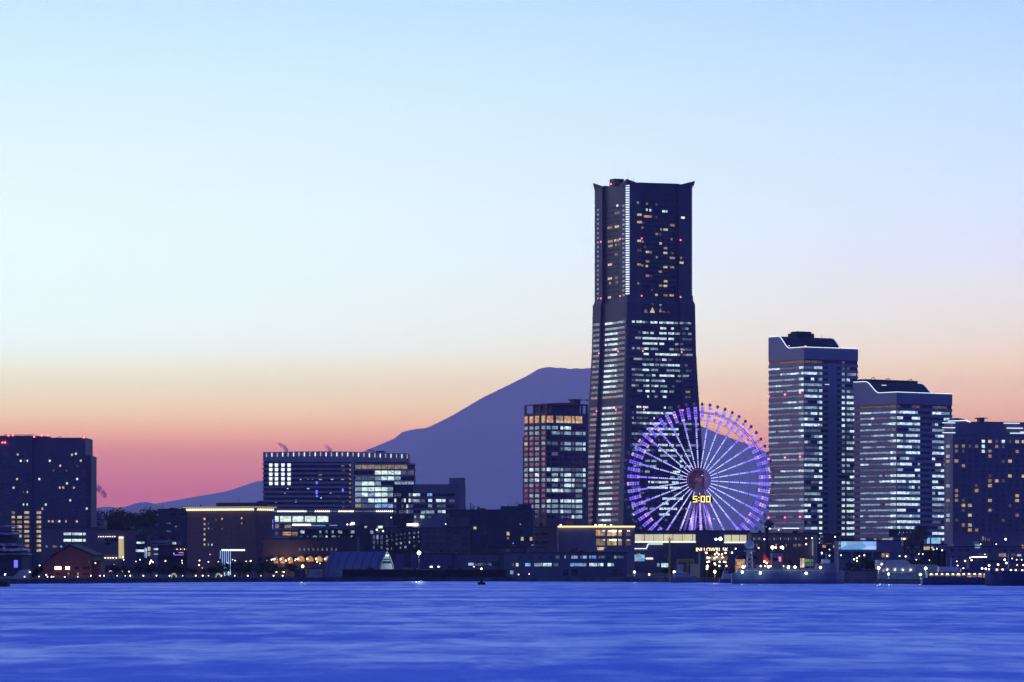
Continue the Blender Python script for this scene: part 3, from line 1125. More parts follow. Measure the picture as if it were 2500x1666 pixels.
# ------------------------------------------------------------------ the ferris wheel
def build_wheel():
    Y = 2700.0
    s = KPX * Y
    cx, cz = pos(1705, Y), hgt(1173, Y)
    root = thing('ferris_wheel', 'giant ferris wheel lit violet with a digital clock below its hub', 'ferris wheel', (cx, Y, G0), R(9))
    cz -= G0
    violet = [lamp_mat('led_white_blue', (0.46, 0.50, 1.0), 1.6), lamp_mat('led_pale_violet', (0.38, 0.36, 1.0), 1.5),
              lamp_mat('led_violet', (0.26, 0.17, 1.0), 1.35), lamp_mat('led_deep_violet', (0.18, 0.08, 1.0), 1.15), lamp_mat('led_pink', (0.85, 0.42, 1.0), 1.1)]
    frame = wall_mat('wheel_paint', (0.30, 0.28, 0.32), 0.5, 0.1, 0.3)
    rust = wall_mat('wheel_hub_paint', (0.50, 0.26, 0.26), 0.5, 0.15, 0.3)
    gond = wall_mat('gondola_paint', (0.42, 0.36, 0.46), 0.5, 0.1, 0.3)
    R0, R1, RO = 29 * s, 147 * s, 183 * s
    # rims
    for (r, w, yy, mt) in ((167 * s, 0.42, -1.8, frame), (165 * s, 0.42, 1.8, frame), (147 * s, 0.22, 0.0, frame), (129 * s, 0.16, 0, frame), (110 * s, 0.14, 0, frame)):
        mb = MB()
        nseg = 120
        pts = [(r * math.cos(2 * PI * i / nseg), yy, cz + r * math.sin(2 * PI * i / nseg)) for i in range(nseg + 1)]
        mb.path(pts, w, 0, (0, 1, 0))
        mb.build('rim', mt, root)
    # hub: drum, ring and fine radial ribs
    hub = MB()
    hub.tube((0, -3.2, cz), (0, 3.2, cz), 1.7, 1.7, 16).build('hub', rust, root)
    ho = root.children[-1] if root.children else root
    ring = MB()
    for yy in (-2.6, 2.6):
        pts = [(R0 * 0.93 * math.cos(2 * PI * i / 40), yy, cz + R0 * 0.93 * math.sin(2 * PI * i / 40)) for i in range(41)]
        ring.path(pts, 0.5, 0, (0, 1, 0))
    ring.build('hub_ring', rust, root)
    for i in range(30):
        a = 2 * PI * i / 30
        for yy in (-2.6, 2.6):
            MB().bar((2.0 * math.cos(a), yy, cz + 2.0 * math.sin(a)), (R0 * 0.93 * math.cos(a), yy, cz + R0 * 0.93 * math.sin(a)), 0.13).build('hub_rib', rust, root)
    rnd = random.Random(3)
    A0 = R(93)
    for i in range(60):
        a = A0 + 2 * PI * i / 60
        ca, sa = math.cos(a), math.sin(a)
        tx, tz = -sa, ca

        def P(r, t=0.0, y=0.0):
            return (r * ca + t * tx, y, cz + r * sa + t * tz)
        full = i % 2 == 0
        m = MB()
        ra = R0 if full else R1
        for yy in (-1.6, 1.6):
            m.bar(P(ra, 0, yy * (0.6 if full else 1)), P(RO, 0, yy), 0.24)
        sp = m.build('spoke' if full else 'outer_arm', frame, root)
        # diodes: one row of dashes within, a double ladder at the rim
        led = MB()
        if full:
            r = R0 + 0.4
            k = 0
            while r < R1 + 1:
                L = 1.05
                f = (r - R0) / (R1 - R0)
                mi = 0 if f < 0.38 else (1 if f < 0.72 else 2)
                if k % 5 == 4:
                    r += 0.55
                wd = 0.42 + 0.75 * f
                led.bar(P(r, 0, -2.0), P(r + L, 0, -2.0), wd, mi, (0, 1, 0), 0.2)
                r += L + 0.22 + 0.12 * f
                k += 1
        r = R1 + 0.6
        while r < RO - 0.8:
            mi = 2 if rnd.random() < 0.45 else (3 if rnd.random() < 0.75 else 4)
            for t in (-0.62, 0.62):
                led.bar(P(r, t, -2.2), P(r + 1.25, t, -2.2), 0.92, mi, (0, 1, 0), 0.2)
            r += 1.7
        tag(led.build('led_strip', violet, sp), kind='stuff')
        # gondola
        g = MB()
        gx, gy, gz = P(RO + 0.9)
        g.dome_ring([(0.4, gz - 1.1), (0.9, gz - 0.9), (1.0, gz - 0.2), (0.9, gz + 0.55), (0.5, gz + 0.95), (0.12, gz + 1.1)], 10, (gx, gy))
        g.build('gondola', gond, root)
    # standing legs: an A-frame before and behind
    for yy in (-7.0, 7.0):
        for (x, w) in ((-27 * s * 1.7, 1.3), (27 * s * 1.7, 1.3), (-14 * s * 1.7, 0.8), (14 * s * 1.7, 0.8)):
            MB().bar((0, yy * 0.5, cz - 2), (x, yy * 1.5, 8), w).build('leg', frame, root)
        br = MB()
        for f in (0.45, 0.68, 0.85):
            x = 27 * s * 1.7 * f
            z = (cz - 2) * (1 - f) + 8 * f
            br.bar((-x, yy * (0.5 + f), z), (x, yy * (0.5 + f), z), 0.4)
        for f, g in ((0.45, 0.68), (0.68, 0.85)):
            xa, za = 27 * s * 1.7 * f, (cz - 2) * (1 - f) + 8 * f
            xb, zb = 27 * s * 1.7 * g, (cz - 2) * (1 - g) + 8 * g
            br.bar((-xa, yy * (0.5 + f), za), (xb, yy * (0.5 + g), zb), 0.3)
            br.bar((xa, yy * (0.5 + f), za), (-xb, yy * (0.5 + g), zb), 0.3)
        br.build('brace', frame, root)
    # column of violet light inside the legs
    for (x, x2) in ((-9.5, -5.2), (6.8, 10.5), (0.0, 0.5)):
        MB().bar((x * 0.35, -3.5, cz - 14), (x2 * 1.3, -6.0, 8), 0.7).build('leg_light', violet[2], root)
    # added lamps hung before the wheel, giving legs and hub their diode glow
    for (x, z, en) in ((-8, cz - 26, 7000), (8, cz - 26, 7000), (0, cz + 3, 700)):
        fo = MB().box(x - 0.5, x + 0.5, -13.2, -12.4, z - 0.3, z + 0.3).build('added_wheel_flood', violet[1], root)
        ld = bpy.data.lights.new('added_wheel_fill', 'POINT')
        ld.energy = en
        ld.color = (0.45, 0.32, 1.0) if z < cz else (1.0, 0.5, 0.6)
        ld.shadow_soft_size = 1.0
        lo = bpy.data.objects.new('added_wheel_fill', ld)
        COL.objects.link(lo)
        lo.parent = root
        lo.location = (x, -12.0, z + 0.6)
    # boarding platform
    MB().box(-30, 30, -14, 14, 0, 7.5).box(-24, 24, -10, 10, 7.5, 9.0).build('platform', DARKW, root)
    arch = MB()
    pts = [(-14 + 28 * i / 16, -11.0, 9.5 + 4.2 * math.sin(PI * i / 16)) for i in range(17)]
    arch.path(pts, 0.6, 0, (0, 1, 0)).build('entrance_arch', wall_mat('red_paint', (0.35, 0.05, 0.06), 0.5), root)
    # clock
    zc = hgt(1219.5, Y) - G0
    w, h = 28.5 * s, 9.5 * s
    n = 8
    prof = [(w - h + h * math.cos(q), zc + h * math.sin(q)) for q in [-PI / 2 + PI * i / n for i in range(n + 1)]]
    prof += [(-w + h - h * math.cos(q), zc + h * math.sin(q)) for q in [PI / 2 - PI * i / n for i in range(n + 1)]]
    co = MB().extrude_y(prof, -10.4, -9.4).build('clock_case', wall_mat('clock_black', (0.02, 0.015, 0.015), 0.5), root)
    MB().bar((0, -9.6, zc), (0, -3.0, zc + 9), 0.5).bar((-5, -9.6, zc), (-2, -3, zc + 9), 0.4).bar((5, -9.6, zc), (2, -3, zc + 9), 0.4).build('bracket', frame, co)
    amber = lamp_mat('clock_amber', (1.0, 0.70, 0.10), 1.7)

    def digit(x0, segs, dw=2.95, dh=4.4, t=0.72):
        m = MB()
        xa, xb, zt, zb, zm = x0, x0 + dw, zc + dh / 2, zc - dh / 2, zc
        S = {'t': (xa, xb, zt - t, zt), 'b': (xa, xb, zb, zb + t), 'm': (xa, xb, zm - t / 2, zm + t / 2),
             'tl': (xa, xa + t, zm, zt), 'tr': (xb - t, xb, zm, zt), 'bl': (xa, xa + t, zb, zm), 'br': (xb - t, xb, zb, zm)}
        for q, k in enumerate(segs):
            a, b_, c, d = S[k]
            m.box(a, b_, -10.55 - 0.012 * q, -10.35, c, d)
        m.build('digit', amber, co)
    x = -5.9
    digit(x, ('t', 'tl', 'm', 'br', 'b'))
    for dz in (1.05, -1.05):
        MB().box(x + 3.75, x + 4.5, -10.55, -10.35, zc + dz - 0.4, zc + dz + 0.4).build('colon_dot', amber, co)
    digit(x + 5.3, ('t', 'tl', 'tr', 'bl', 'br', 'b'))
    digit(x + 9.0, ('t', 'tl', 'tr', 'bl', 'br', 'b'))


build_wheel()


# ------------------------------------------------------------------ brown office tower left of the tall one
def build_brown_tower():
    b = Bld('brown_tower', 'brown stone office tower with rounded top floor, in front of the mountain', 1334, 2700, 37, 1436, 1276)
    W, D, Z = b.W, b.D, b.Z
    st = wall_mat('brown_tower_stone', (0.205, 0.155, 0.165), 0.65, 0.12, 0.08)
    dk = wall_mat('brown_tower_dark', (0.12, 0.115, 0.15), 0.5, 0.12, 0.08, 0.4)
    zt = Z(990)
    # body, with a set-back at the back left above the sixteenth floor
    b.part('body', [st, dk], MB().prism([(0, 0), (W, 0), (W, D), (0, D)], 0, Z(1064)))
    b.part('upper_body', st, MB().prism([(0, 0), (W, 0), (W, D - 1.6), (0, D - 1.6)], Z(1064), Z(1008)))
    MBf = MB().box(0.8, W - 0.5, -0.25, 0.3, 0, Z(1008))
    b.part('glass_front', dk, MBf)
    # top storey: open frame and bowed parapet
    for (x, y) in ((0.6, 0.6), (0.6, D * 0.28), (0.6, D * 0.55), (0.6, D - 2.4), (W - 0.8, 0.6), (W - 5, 0.6)):
        b.box('post', st, x - 0.6, x + 0.6, y - 0.6, y + 0.6, Z(1008), Z(988))
    n = 10
    pl = [(W * i / n, -0.4 - 1.6 * math.sin(PI * i / n)) for i in range(n + 1)] + [(W, D - 1.6), (-0.3, D - 1.6)]
    b.part('cornice', st, MB().prism(pl, Z(988), [Z(985.5 - 3 * math.sin(PI * i / n)) for i in range(n + 1)] + [Z(987)] * 2))
    b.box('plant_screen', dk, 5.5, W - 6, 1.5, D - 5, Z(1008), Z(988) + 0.02)
    b.box('lift_house', STEEL, W - 9, W - 3.5, 4, 9, Z(986), Z(975))
    b.box('lift_house_cap', STEEL, W - 10, W - 2.8, 3.4, 9.6, Z(975), Z(972))
    b.part('roof_crane', STEEL, MB().bar((W - 5, 5, Z(973.5)), (W + 3.5, 5, Z(973.5)), 0.5).bar((W + 3.2, 5, Z(971)), (W + 3.2, 5, Z(976)), 0.9))
    rows = [1044 + 12.8 * i for i in range(18)]
    rnd = random.Random(8)
    cols_l = [(183, 217), (237, 278), (298, 340), (370, 408)]
    f = 220 / 986.0

    def lc(x):
        return b.V(1240 + x * f)
    lit_l = {0: 'mmmm', 1: 'dmmd', 2: 'dddd', 3: 'wddm', 4: 'ddmd', 5: 'dddd', 6: 'mmmd', 7: 'dddd', 8: 'mbmm', 9: 'mdbd', 10: 'mmbm', 11: 'dmdd', 12: 'dddd', 13: 'dmmd', 14: 'ddmd', 15: 'dmmm', 16: 'dddd', 17: 'ddd '}
    for i, py in enumerate(rows):
        z = Z(py)
        for j, (x0, x1) in enumerate(cols_l):
            k = lit_l[i][j]
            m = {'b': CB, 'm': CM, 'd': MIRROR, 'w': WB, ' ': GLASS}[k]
            b.pane('l', lc(x0), lc(x1), z - 1.05, z + 1.05, m, 0, 2 if k != 'd' else 1)
        # pilasters between the windows stand proud
    for x in (226, 288, 357, 418):
        b.pane('l', lc(x - 5), lc(x + 5), 0, Z(1010), st, -0.1, 0, 0.7, 'pilaster')
    cols_r = [(424, 462), (478, 543), (550, 560), (573, 602), (616, 686), (697, 724), (738, 808), (818, 845)]
    lit_r = ['cc.bb...', '.mmdmdmm', '........', 'dd.dmdmb', '...dmdmb', '.d......', '........', '........', 'bmmmdddb', '.m.mbdmb', 'mbmdbbdm', '.d.dbbdm', 'mbbbmdm.', '......d.', 'bm.bbbb.', 'mmdmmmm.', 'mmdbmdm.', '.....bm.']
    for i, py in enumerate(rows):
        z = Z(py)
        for j, (x0, x1) in enumerate(cols_r):
            k = lit_r[i][j] if j < len(lit_r[i]) else '.'
            m = {'b': CB, 'c': CM, 'm': CM, 'd': CD, '.': GLASS}[k]
            b.pane('r', b.U(1240 + x0 * f), b.U(1240 + x1 * f), z - 1.05, z + 1.05, m, -0.3, 2 if k != '.' else 1)
    z0, z1 = Z(1032), Z(1015)
    for (x0, x1) in cols_l:
        b.pane('l', lc(x0), lc(x1), z0, z1, OR, 0, 3)
    for (x0, x1, m) in ((424, 490, OR), (525, 600, WM), (616, 686, OR), (697, 724, OR), (738, 808, OR)):
        b.pane('r', b.U(1240 + x0 * f), b.U(1240 + x1 * f), z0, z1, m, -0.3, 3)
        b.pane('r', b.U(1240 + x0 * f), b.U(1240 + x1 * f), z0, z0 + 1.4, WB, -0.5, 3)
    b.finish()


build_brown_tower()


# ------------------------------------------------------------------ hotel at the right
def build_hotel():
    HGL = glass_mat('hotel_glass', (0.12, 0.115, 0.16), 0.3)
    b = Bld('hotel_block', 'violet-grey hotel slab with a grid of square windows and amber rooms', 2326, 2600, 14, 2545, 2305)
    W, D, Z = b.W, b.D, b.Z
    f = 220 / 1045.0
    wm = wall_mat('hotel_tile', (0.22, 0.205, 0.26), 0.6, 0.1, 0.06)
    D = min(D, 26.0)
    rim = MB().prism([(0, 0), (W, 0), (W, D), (0, D)], 0, Z(1062))
    b.part('wall', wm, rim)
    n = 12
    prof = [(W, Z(1062)), (W, Z(1033))] + [(W * (1 - i / n), Z(1031 - 2.0 * math.sin(PI * i / n))) for i in range(1, n)] + [(0, Z(1033)), (0, Z(1062))]
    b.part('crown', wm, MB().extrude_y(list(reversed(prof)), -0.4, D))
    b.box('lift_tower', STEEL, b.U(2280 + 575 * f), b.U(2280 + 625 * f), 6, 12, Z(1032), Z(1021))
    b.box('lift_tower_cap', STEEL, b.U(2280 + 555 * f), b.U(2280 + 640 * f), 5, 13, Z(1021), Z(1018.5))
    b.part('roof_crane', STEEL, MB().bar((b.U(2280 + 630 * f), 8, Z(1020)), (b.U(2280 + 672 * f), 8, Z(1020)), 0.5))
    dome = MB().sphere((b.U(2280 + 345 * f), 14, Z(1030)), 7.0, 16, 6, 0, 0.42, 0.0)
    b.part('roof_dome', STEEL, dome)
    b.part('mast', STEEL, MB().tube((b.U(2280 + 463 * f), 9, Z(1031)), (b.U(2280 + 463 * f), 9, Z(1020)), 0.15, 0.08, 6))
    for (x0, x1, y) in ((95, 242, 156), (95, 242, 213), (95, 242, 271), (805, 990, 154), (842, 1028, 212), (880, 1045, 270), (1000, 1060, 257)):
        u0, u1 = b.U(2280 + x0 * f), b.U(2280 + x1 * f)
        z = Z(1000 + y * f)
        b.box('light_bar', NEON, u0, u1, -0.95, -0.45, z - 0.2, z + 0.2)
    pts = [(158, 136), (230, 133), (320, 129), (375, 128), (400, 135), (418, 146)]
    b.part('light_bar', NEON, MB().path([(b.U(2280 + x * f), -0.7, Z(1000 + y * f)) for x, y in pts], 0.5, 0, (0, 1, 0)))
    cols = [262, 342, 418, 495, 573, 650, 728, 805, 882, 965, 1040]
    lit = {(4, 0): 'c', (5, 0): 'W', (6, 0): 'd', (7, 0): 'c', (8, 0): 'd', (9, 0): 'W', (10, 0): 'W',
           (0, 1): 'o', (1, 1): 'o', (2, 1): 'd', (3, 1): 'o', (4, 1): 'c', (6, 1): 'o', (7, 1): 'd', (0, 2): 'o', (1, 2): 'd', (4, 2): 'c', (5, 2): 'o', (9, 2): 'o',
           (5, 3): 'o', (0, 4): 'y', (7, 4): 'd', (8, 4): 'Y', (1, 5): 'o', (5, 7): 'd', (8, 7): 'Y', (10, 7): 'W', (5, 8): 'o', (6, 8): 'y', (7, 8): 'd', (5, 9): 'y', (3, 9): 'd',
           (0, 10): 'o', (3, 10): 'y', (0, 11): 'o', (9, 11): 'y', (0, 12): 'o', (1, 12): 'd', (5, 12): 'y', (9, 12): 'y', (1, 13): 'y', (2, 13): 'y', (8, 13): 'd',
           (1, 14): 'd', (5, 14): 'o', (2, 15): 'Y', (9, 15): 'o', (0, 16): 'd', (7, 16): 'd', (1, 17): 'o', (2, 17): 'Y', (2, 18): 'y', (3, 18): 'o'}
    mm = {'c': CB, 'W': WB, 'd': WD, 'o': WM, 'y': YL, 'Y': WB}
    for j in range(19):
        z = Z(1000 + (368 + 57.2 * j) * f)
        for i, x in enumerate(cols):
            u = b.U(2280 + x * f)
            k = lit.get((i, j))
            w_ = (0.75 if k == 'd' else (1.0 if k in 'oc' else 1.2)) if k else 1.3
            b.pane('r', u - w_, u + w_, z - 0.95, z + 0.95, mm[k] if k else HGL, 0, 2 if k else 1)
        u = b.U(2280 + 158 * f)
        b.pane('l', D * 0.35, D * 0.75, z - 1.0, z + 1.0, CM if j in (1, 3, 9, 15, 16) else (WM if j in (4, 12) else HGL), 0, 1)
        b.pane('r', 0.2, W - 0.2, z - 1.75, z - 1.45, wm, -0.15, 0, 0.3, 'ledge')
    b.finish()


build_hotel()


# ------------------------------------------------------------------ wide hotel and office block before the mountain foot
def build_wide_block():
    f = 530 / 2187.0
    b = Bld('wide_block', 'wide pale block with small fins of light along its gently curved roof', 642, 2900, 0, 999, None, 40)
    W, Z = b.W, b.Z

    def U(x):
        return b.U(620 + x * f)

    def ZZ(y):
        return Z(1070 + y * f)
    pale = wall_mat('wide_block_panel', (0.36, 0.35, 0.38), 0.6, 0.1, 0.06)
    b.part('core', GLASS, MB().box(0.4, U(1005), 0.4, 40, 0, ZZ(235)))
    # curved crown
    n = 12
    tops = [(U(92 + (1563 - 92) * i / n), ZZ(142 - 8 * math.sin(PI * min(1, i / n * 1.25)) + 15 * max(0, i / n - 0.6) * 2.2)) for i in range(n + 1)]
    prof = [(U(92), ZZ(238))] + [(U(1563), ZZ(245))] + list(reversed(tops))
    b.part('crown', pale, MB().extrude_y(prof, -0.8, 38))
    for i in range(27):
        x = 127 + (1545 - 127) * i / 26.0
        zt = interp([(t[0], t[1]) for t in tops], U(x))
        b.box('roof_light', HB if i % 2 else WB, U(x) - 0.32, U(x) + 0.32, -1.2, -0.7, zt - 3.4, zt - 0.7)
    # floors: pale bands with dark window strips between
    for i in range(10):
        y = 247 + 46.4 * i
        b.box('floor_band', pale, -0.3, U(995), -0.2, 39, ZZ(y + 26), ZZ(y + 6))
    b.box('pier', pale, U(985), U(1018), -0.6, 20, 0, ZZ(238))
    for y in (272, 317, 365, 410, 457):
        for x in (170, 227, 292, 354):
            b.pane('r', U(x - 16), U(x + 16), ZZ(y + 16), ZZ(y - 16), HB, -0.35, 3)
    for (x, y, w, m) in ((668, 362, 26, WB), (668, 408, 26, WB), (785, 408, 24, WB), (893, 408, 24, WB), (895, 275, 26, WM), (470, 409, 14, CB), (545, 501, 18, CB), (545, 405, 16, WM),
                         (338, 500, 12, CB), (772, 545, 10, CB), (676, 596, 10, CB), (424, 635, 12, CB), (220, 640, 8, CM), (900, 685, 8, CM), (590, 408, 8, CM), (900, 322, 20, CD), (310, 548, 8, CM), (855, 588, 22, CD), (900, 640, 16, CD)):
        b.pane('r', U(x - w / 2 - 2), U(x + w / 2 + 2), ZZ(y + 12), ZZ(y - 12), m, 0.35, 2)
    for (x, y, h) in ((633, 450, 26), (632, 545, 40), (895, 525, 30), (634, 585, 16)):
        b.pane('r', U(x - 9), U(x + 9), ZZ(y + h / 2), ZZ(y - h / 2), BLUEL, -0.3, 2)
    for i in range(9):
        b.pane('r', U(962), U(977), ZZ(284 + 46 * i), ZZ(264 + 46 * i), WM, -0.3, 2)
    # office wing at the right
    b.part('office_wing', GLASS, MB().box(U(1005), U(1622), -0.6, 30, 0, ZZ(262)))
    ys = [290, 348, 405, 458, 515, 570, 628, 683]
    for a, c in zip([255] + [y + 20 for y in ys], [y - 20 for y in ys] + [760]):
        b.box('spandrel', pale, U(1004), U(1624), -1.0, 29, ZZ(c), ZZ(a))
    pat = ['wwwwwwww..', '.. bbbbddb', 'dddmbbm...', 'mbbm..mmm.', 'mbbbbm....', 'mbmbbm....', 'mdbbb ....', 'wddcccm...']
    for j, y in enumerate(ys):
        for i in range(9):
            k = pat[j][i] if i < len(pat[j]) else '.'
            m = {'w': WM, 'b': GB, 'm': CM, 'd': CD, 'c': BL, '.': None, ' ': None}[k]
            x = 1020 + 66.3 * i
            if m is not None:
                if m is GB and (i + j) % 3 == 0:
                    m = CB
                b.pane('r', U(x), U(x + 60), ZZ(y + 19), ZZ(y - 19), m, -0.7, 3)
    b.part('roof_crane', STEEL, MB().bar((U(1150), 5, ZZ(112)), (U(1215), 5, ZZ(135)), 0.6).box(U(1225), U(1320), 4, 16, ZZ(140), ZZ(128)).bar((U(1150), 5, ZZ(112)), (U(1140), 5, ZZ(122)), 0.4))
    b.finish()
    # shopping podium below it
    p = Bld('podium', 'long shopping podium with big cyan display windows under rows of small lights', 655, 2760, 0, 962, None, 60)
    p.part('wall', GREYW, MB().box(0, p.W, 0, 60, 0, p.Z(1240)))
    for i in range(62):
        x = 183 + (1395 - 183) * i / 61.0
        bright = 240 < x < 525 or 615 < x < 770 or 850 < x < 1015 or 1220 < x
        p.pane('r', p.U(620 + x * f) - 0.28, p.U(620 + x * f) + 0.28, p.Z(1250), p.Z(1247.6), WHL if bright else CM, -0.2, 1, 0.3, 'lamp')
    pink = lit_mat('pink_strip', (1.0, 0.6, 0.62), 0.25)
    for (x0, x1) in ((240, 525), (615, 770), (850, 1015), (1220, 1390)):
        p.pane('r', p.U(620 + x0 * f), p.U(620 + x1 * f), p.Z(1247.2), p.Z(1245.2), pink, -0.1, 1, 0.3, 'sign_band')
    for (x0, x1) in ((213, 250), (265, 374), (390, 498), (513, 622), (637, 748)):
        p.wpx(620 + x0 * f, 620 + x1 * f, 1260.5, 1274.5, GB, -0.15, 3)
    for (x0, x1, y0, y1, m) in ((388, 570, 862, 880, WHL), (430, 520, 880, 886, OR), (570, 720, 876, 886, BL), (760, 840, 876, 883, BL), (215, 250, 870, 905, WM), (310, 375, 875, 905, WM),
                                (215, 245, 945, 980, WD), (290, 375, 945, 980, OR), (388, 440, 945, 980, WM), (378, 440, 1008, 1062, lit_mat('pink_sign', (1.0, 0.58, 0.72), 0.35, 0.3)), (980, 1010, 850, 872, YEL), (183, 192, 820, 925, BLUEL)):
        p.wpx(620 + x0 * f, 620 + x1 * f, 1070 + y0 * f, 1070 + y1 * f, m, -0.2, 2)
    for y0, y1 in ((1277, 1280), (1291, 1294), (1310, 1314)):
        p.pane('r', 0, p.W * 0.5, p.Z(y1), p.Z(y0), WHITE, -0.3, 0, 0.8, 'floor_band')
    p.finish()


build_wide_block()


# ------------------------------------------------------------------ grey office with stair tower
def build_grey_office():
    f = 400 / 2323.0
    b = Bld('grey_office', 'low grey office with a taller windowless stair tower at its right end', 960, 2650, 0, 1135, None, 35)

    def U(x):
        return b.U(900 + x * f)

    def ZZ(y):
        return b.Z(1180 + y * f)
    b.part('wall', wall_mat('grey_office_wall', (0.22, 0.22, 0.25), 0.7, 0.12, 0.08), MB().box(U(630), U(1365), 0, 35, 0, ZZ(15)))
    b.part('glass_wing', GLASS, MB().box(U(345), U(630), -0.5, 34, 0, ZZ(18)))
    b.part('stair_tower', wall_mat('grey_office_tower', (0.26, 0.27, 0.28), 0.7, 0.12, 0.08), MB().box(U(1285), U(1365), -1.0, 18, 0, ZZ(-76)).box(U(1140), U(1285), 4, 18, 0, ZZ(-76)))
    rnd = random.Random(4)
    for r, y in enumerate((165, 245, 325, 403)):
        for x in range(365, 620, 34):
            if rnd.random() < 0.7:
                m = CD if rnd.random() < 0.5 else (CM if rnd.random() < 0.6 else GB)
                b.pane('r', U(x), U(x + 26), ZZ(y + 24), ZZ(y - 24), m, -0.6, 1)
        b.pane('r', U(630), U(1225), ZZ(y + 22), ZZ(y - 22), GLASS, -0.05, 0, 0.2, 'window_band')
        b.pane('r', U(345), U(632), ZZ(y + 38), ZZ(y + 31), GREYW, -0.75, 0, 0.3, 'floor_band')
    for (x0, x1, y, m) in ((625, 675, 165, CB), (678, 730, 165, CB), (830, 900, 165, BL), (625, 725, 250, CM), (735, 800, 250, CD), (845, 900, 245, CB), (955, 1032, 247, CB), (1045, 1090, 247, CB), (1140, 1220, 250, CD),
                           (845, 900, 322, CM), (970, 1090, 325, CD), (740, 800, 410, CM), (810, 930, 408, CM), (980, 1035, 403, CM), (1045, 1090, 403, CB)):
        b.pane('r', U(x0), U(x1), ZZ(y + 20), ZZ(y - 20), m, -0.15, 2)
    for (x0, x1, y0, y1, m) in ((650, 672, 465, 497, CB), (735, 790, 457, 500, CB), (845, 885, 470, 492, CD), (545, 700, 575, 605, WHL)):
        b.pane('r', U(x0), U(x1), ZZ(y1), ZZ(y0), m, -0.9, 2)
    b.finish()


build_grey_office()


# ------------------------------------------------------------------ broad tower at the left
def build_left_tower():
    LGL = glass_mat('left_tower_glass', (0.13, 0.12, 0.16), 0.3)
    f = 330 / 1232.0
    b = Bld('office_tower', 'broad dark blue office tower with scattered square windows and red roof lights', -70, 2300, 0, 209, None, 40)

    def U(x):
        return b.U(x * f)

    def ZZ(y):
        return b.Z(1030 + y * f)
    wall = wall_mat('left_tower_tile', (0.15, 0.14, 0.18), 0.65, 0.1, 0.05)
    b.part('wall', wall, MB().box(0, U(295), -1.2, 40, 0, ZZ(150)).box(U(295), U(779), 0, 40, 0, ZZ(145)).box(U(779), U(822), 4, 36, 0, ZZ(308)))
    b.part('parapet', wall, MB().box(0, U(345), -1.6, 14, ZZ(152), ZZ(128)).box(U(345), U(440), -0.3, 14, ZZ(147), ZZ(131)))
    gr = MB()
    for i in range(14):
        x = U(45 + 20 * i)
        gr.bar((x, -1.2, ZZ(130)), (x, -1.2, ZZ(118)), 0.25)
    gr.bar((U(40), -1.2, ZZ(119)), (U(315), -1.2, ZZ(121)), 0.3)
    b.part('roof_rail', STEEL, gr)
    b.part('antenna', STEEL, MB().tube((U(740), 8, ZZ(145)), (U(740), 8, ZZ(122)), 0.2, 0.1, 6).tube((U(803), 10, ZZ(308)), (U(803), 10, ZZ(285)), 0.25, 0.1, 6).bar((U(500), 8, ZZ(142)), (U(545), 8, ZZ(128)), 0.25))
    for (x, y) in ((80, 126), (121, 124), (315, 138), (381, 125), (437, 124), (764, 143), (26, 191), (50, 190)):
        beacon(b, U(x), -1.9 if x < 345 else -0.6, ZZ(y), 0.5)
    for i in range(23):
        y = 300 + 38.6 * i
        if y > 950:
            break
        b.pane('r', 1.0, U(285), ZZ(y + 9), ZZ(y - 9), LGL, -1.2, 0, 0.16, 'window_band')
        b.pane('r', U(380), U(810 if y > 330 else 770), ZZ(y + 9), ZZ(y - 9), LGL, -0.02, 0, 0.16, 'window_band')
    mull = [c for c in range(110, 290, 33)] + [c for c in range(395, 800, 32)]
    for x in mull:
        b.pane('r', U(x - 5), U(x + 5), ZZ(945), ZZ(288), wall, -1.25 if x < 300 else -0.06, 0, 0.3, 'mullion')
    one = ((165, 298), (657, 302), (692, 292), (192, 357), (227, 357), (252, 357), (454, 356), (737, 356), (549, 401), (704, 402), (487, 445), (607, 446), (158, 524), (358, 524), (704, 523), (611, 562), (126, 603), (546, 601),
           (578, 600), (674, 600), (252, 641), (217, 641), (640, 716), (217, 755), (250, 755), (418, 755), (387, 793), (791, 793), (447, 908), (480, 908), (512, 908), (541, 908), (602, 908), (701, 908), (395, 1085), (428, 1085))
    dim = {(487, 445), (607, 446), (217, 641), (512, 908), (227, 357), (704, 402)}
    for (x, y) in one:
        w = 5 if x in (227, 250, 217, 602, 512, 252) else 8
        b.pane('r', U(x - w), U(x + w), ZZ(y + 9), ZZ(y - 9), WD if (x, y) in dim else (WB if (x + y) % 3 else GB), -1.3 if x < 295 else -0.25, 3)
    for k in range(9):
        y = 828 + 43.0 * k
        for (x0, x1) in ((110, 138), (160, 200), (225, 268), (335, 350), (352, 374)):
            if x0 == 160 and k == 0 or x0 == 110 and k > 5 or x0 == 160 and k > 6:
                continue
            b.pane('r', U(x0), U(x1), ZZ(y + 11), ZZ(y - 11), WB if x0 == 352 or (k + x0) % 2 else WM, -1.3 if x0 < 295 else -0.2, 2)
    b.finish()
    p = Bld('office_annex', 'plain brown-grey annex with two long bright window strips below the office tower', 100, 2230, 0, 236, None, 40)
    p.part('wall', wall_mat('annex_wall', (0.20, 0.17, 0.19), 0.7, 0.1, 0.08), MB().box(0, p.W, 0, 40, 0, p.Z(1290)))
    p.part('parapet', DARKW, MB().box(-0.3, p.W + 0.3, -0.3, 40.3, p.Z(1290), p.Z(1288.5)))
    for (y0, y1, m) in ((1012, 1034, CB), (1070, 1093, GB)):
        for (x0, x1) in ((580, 648), (656, 702), (704, 748), (757, 780)):
            p.wpx(x0 * f, x1 * f, 1030 + y0 * f, 1030 + y1 * f, m, 0, 2)
    for (x0, x1, m) in ((418, 432, CM), (488, 518, WM), (550, 566, CM), (480, 488, CM)):
        p.wpx(x0 * f, x1 * f, 1030 + 1130 * f, 1030 + 1145 * f, m, 0, 2)
    p.finish()


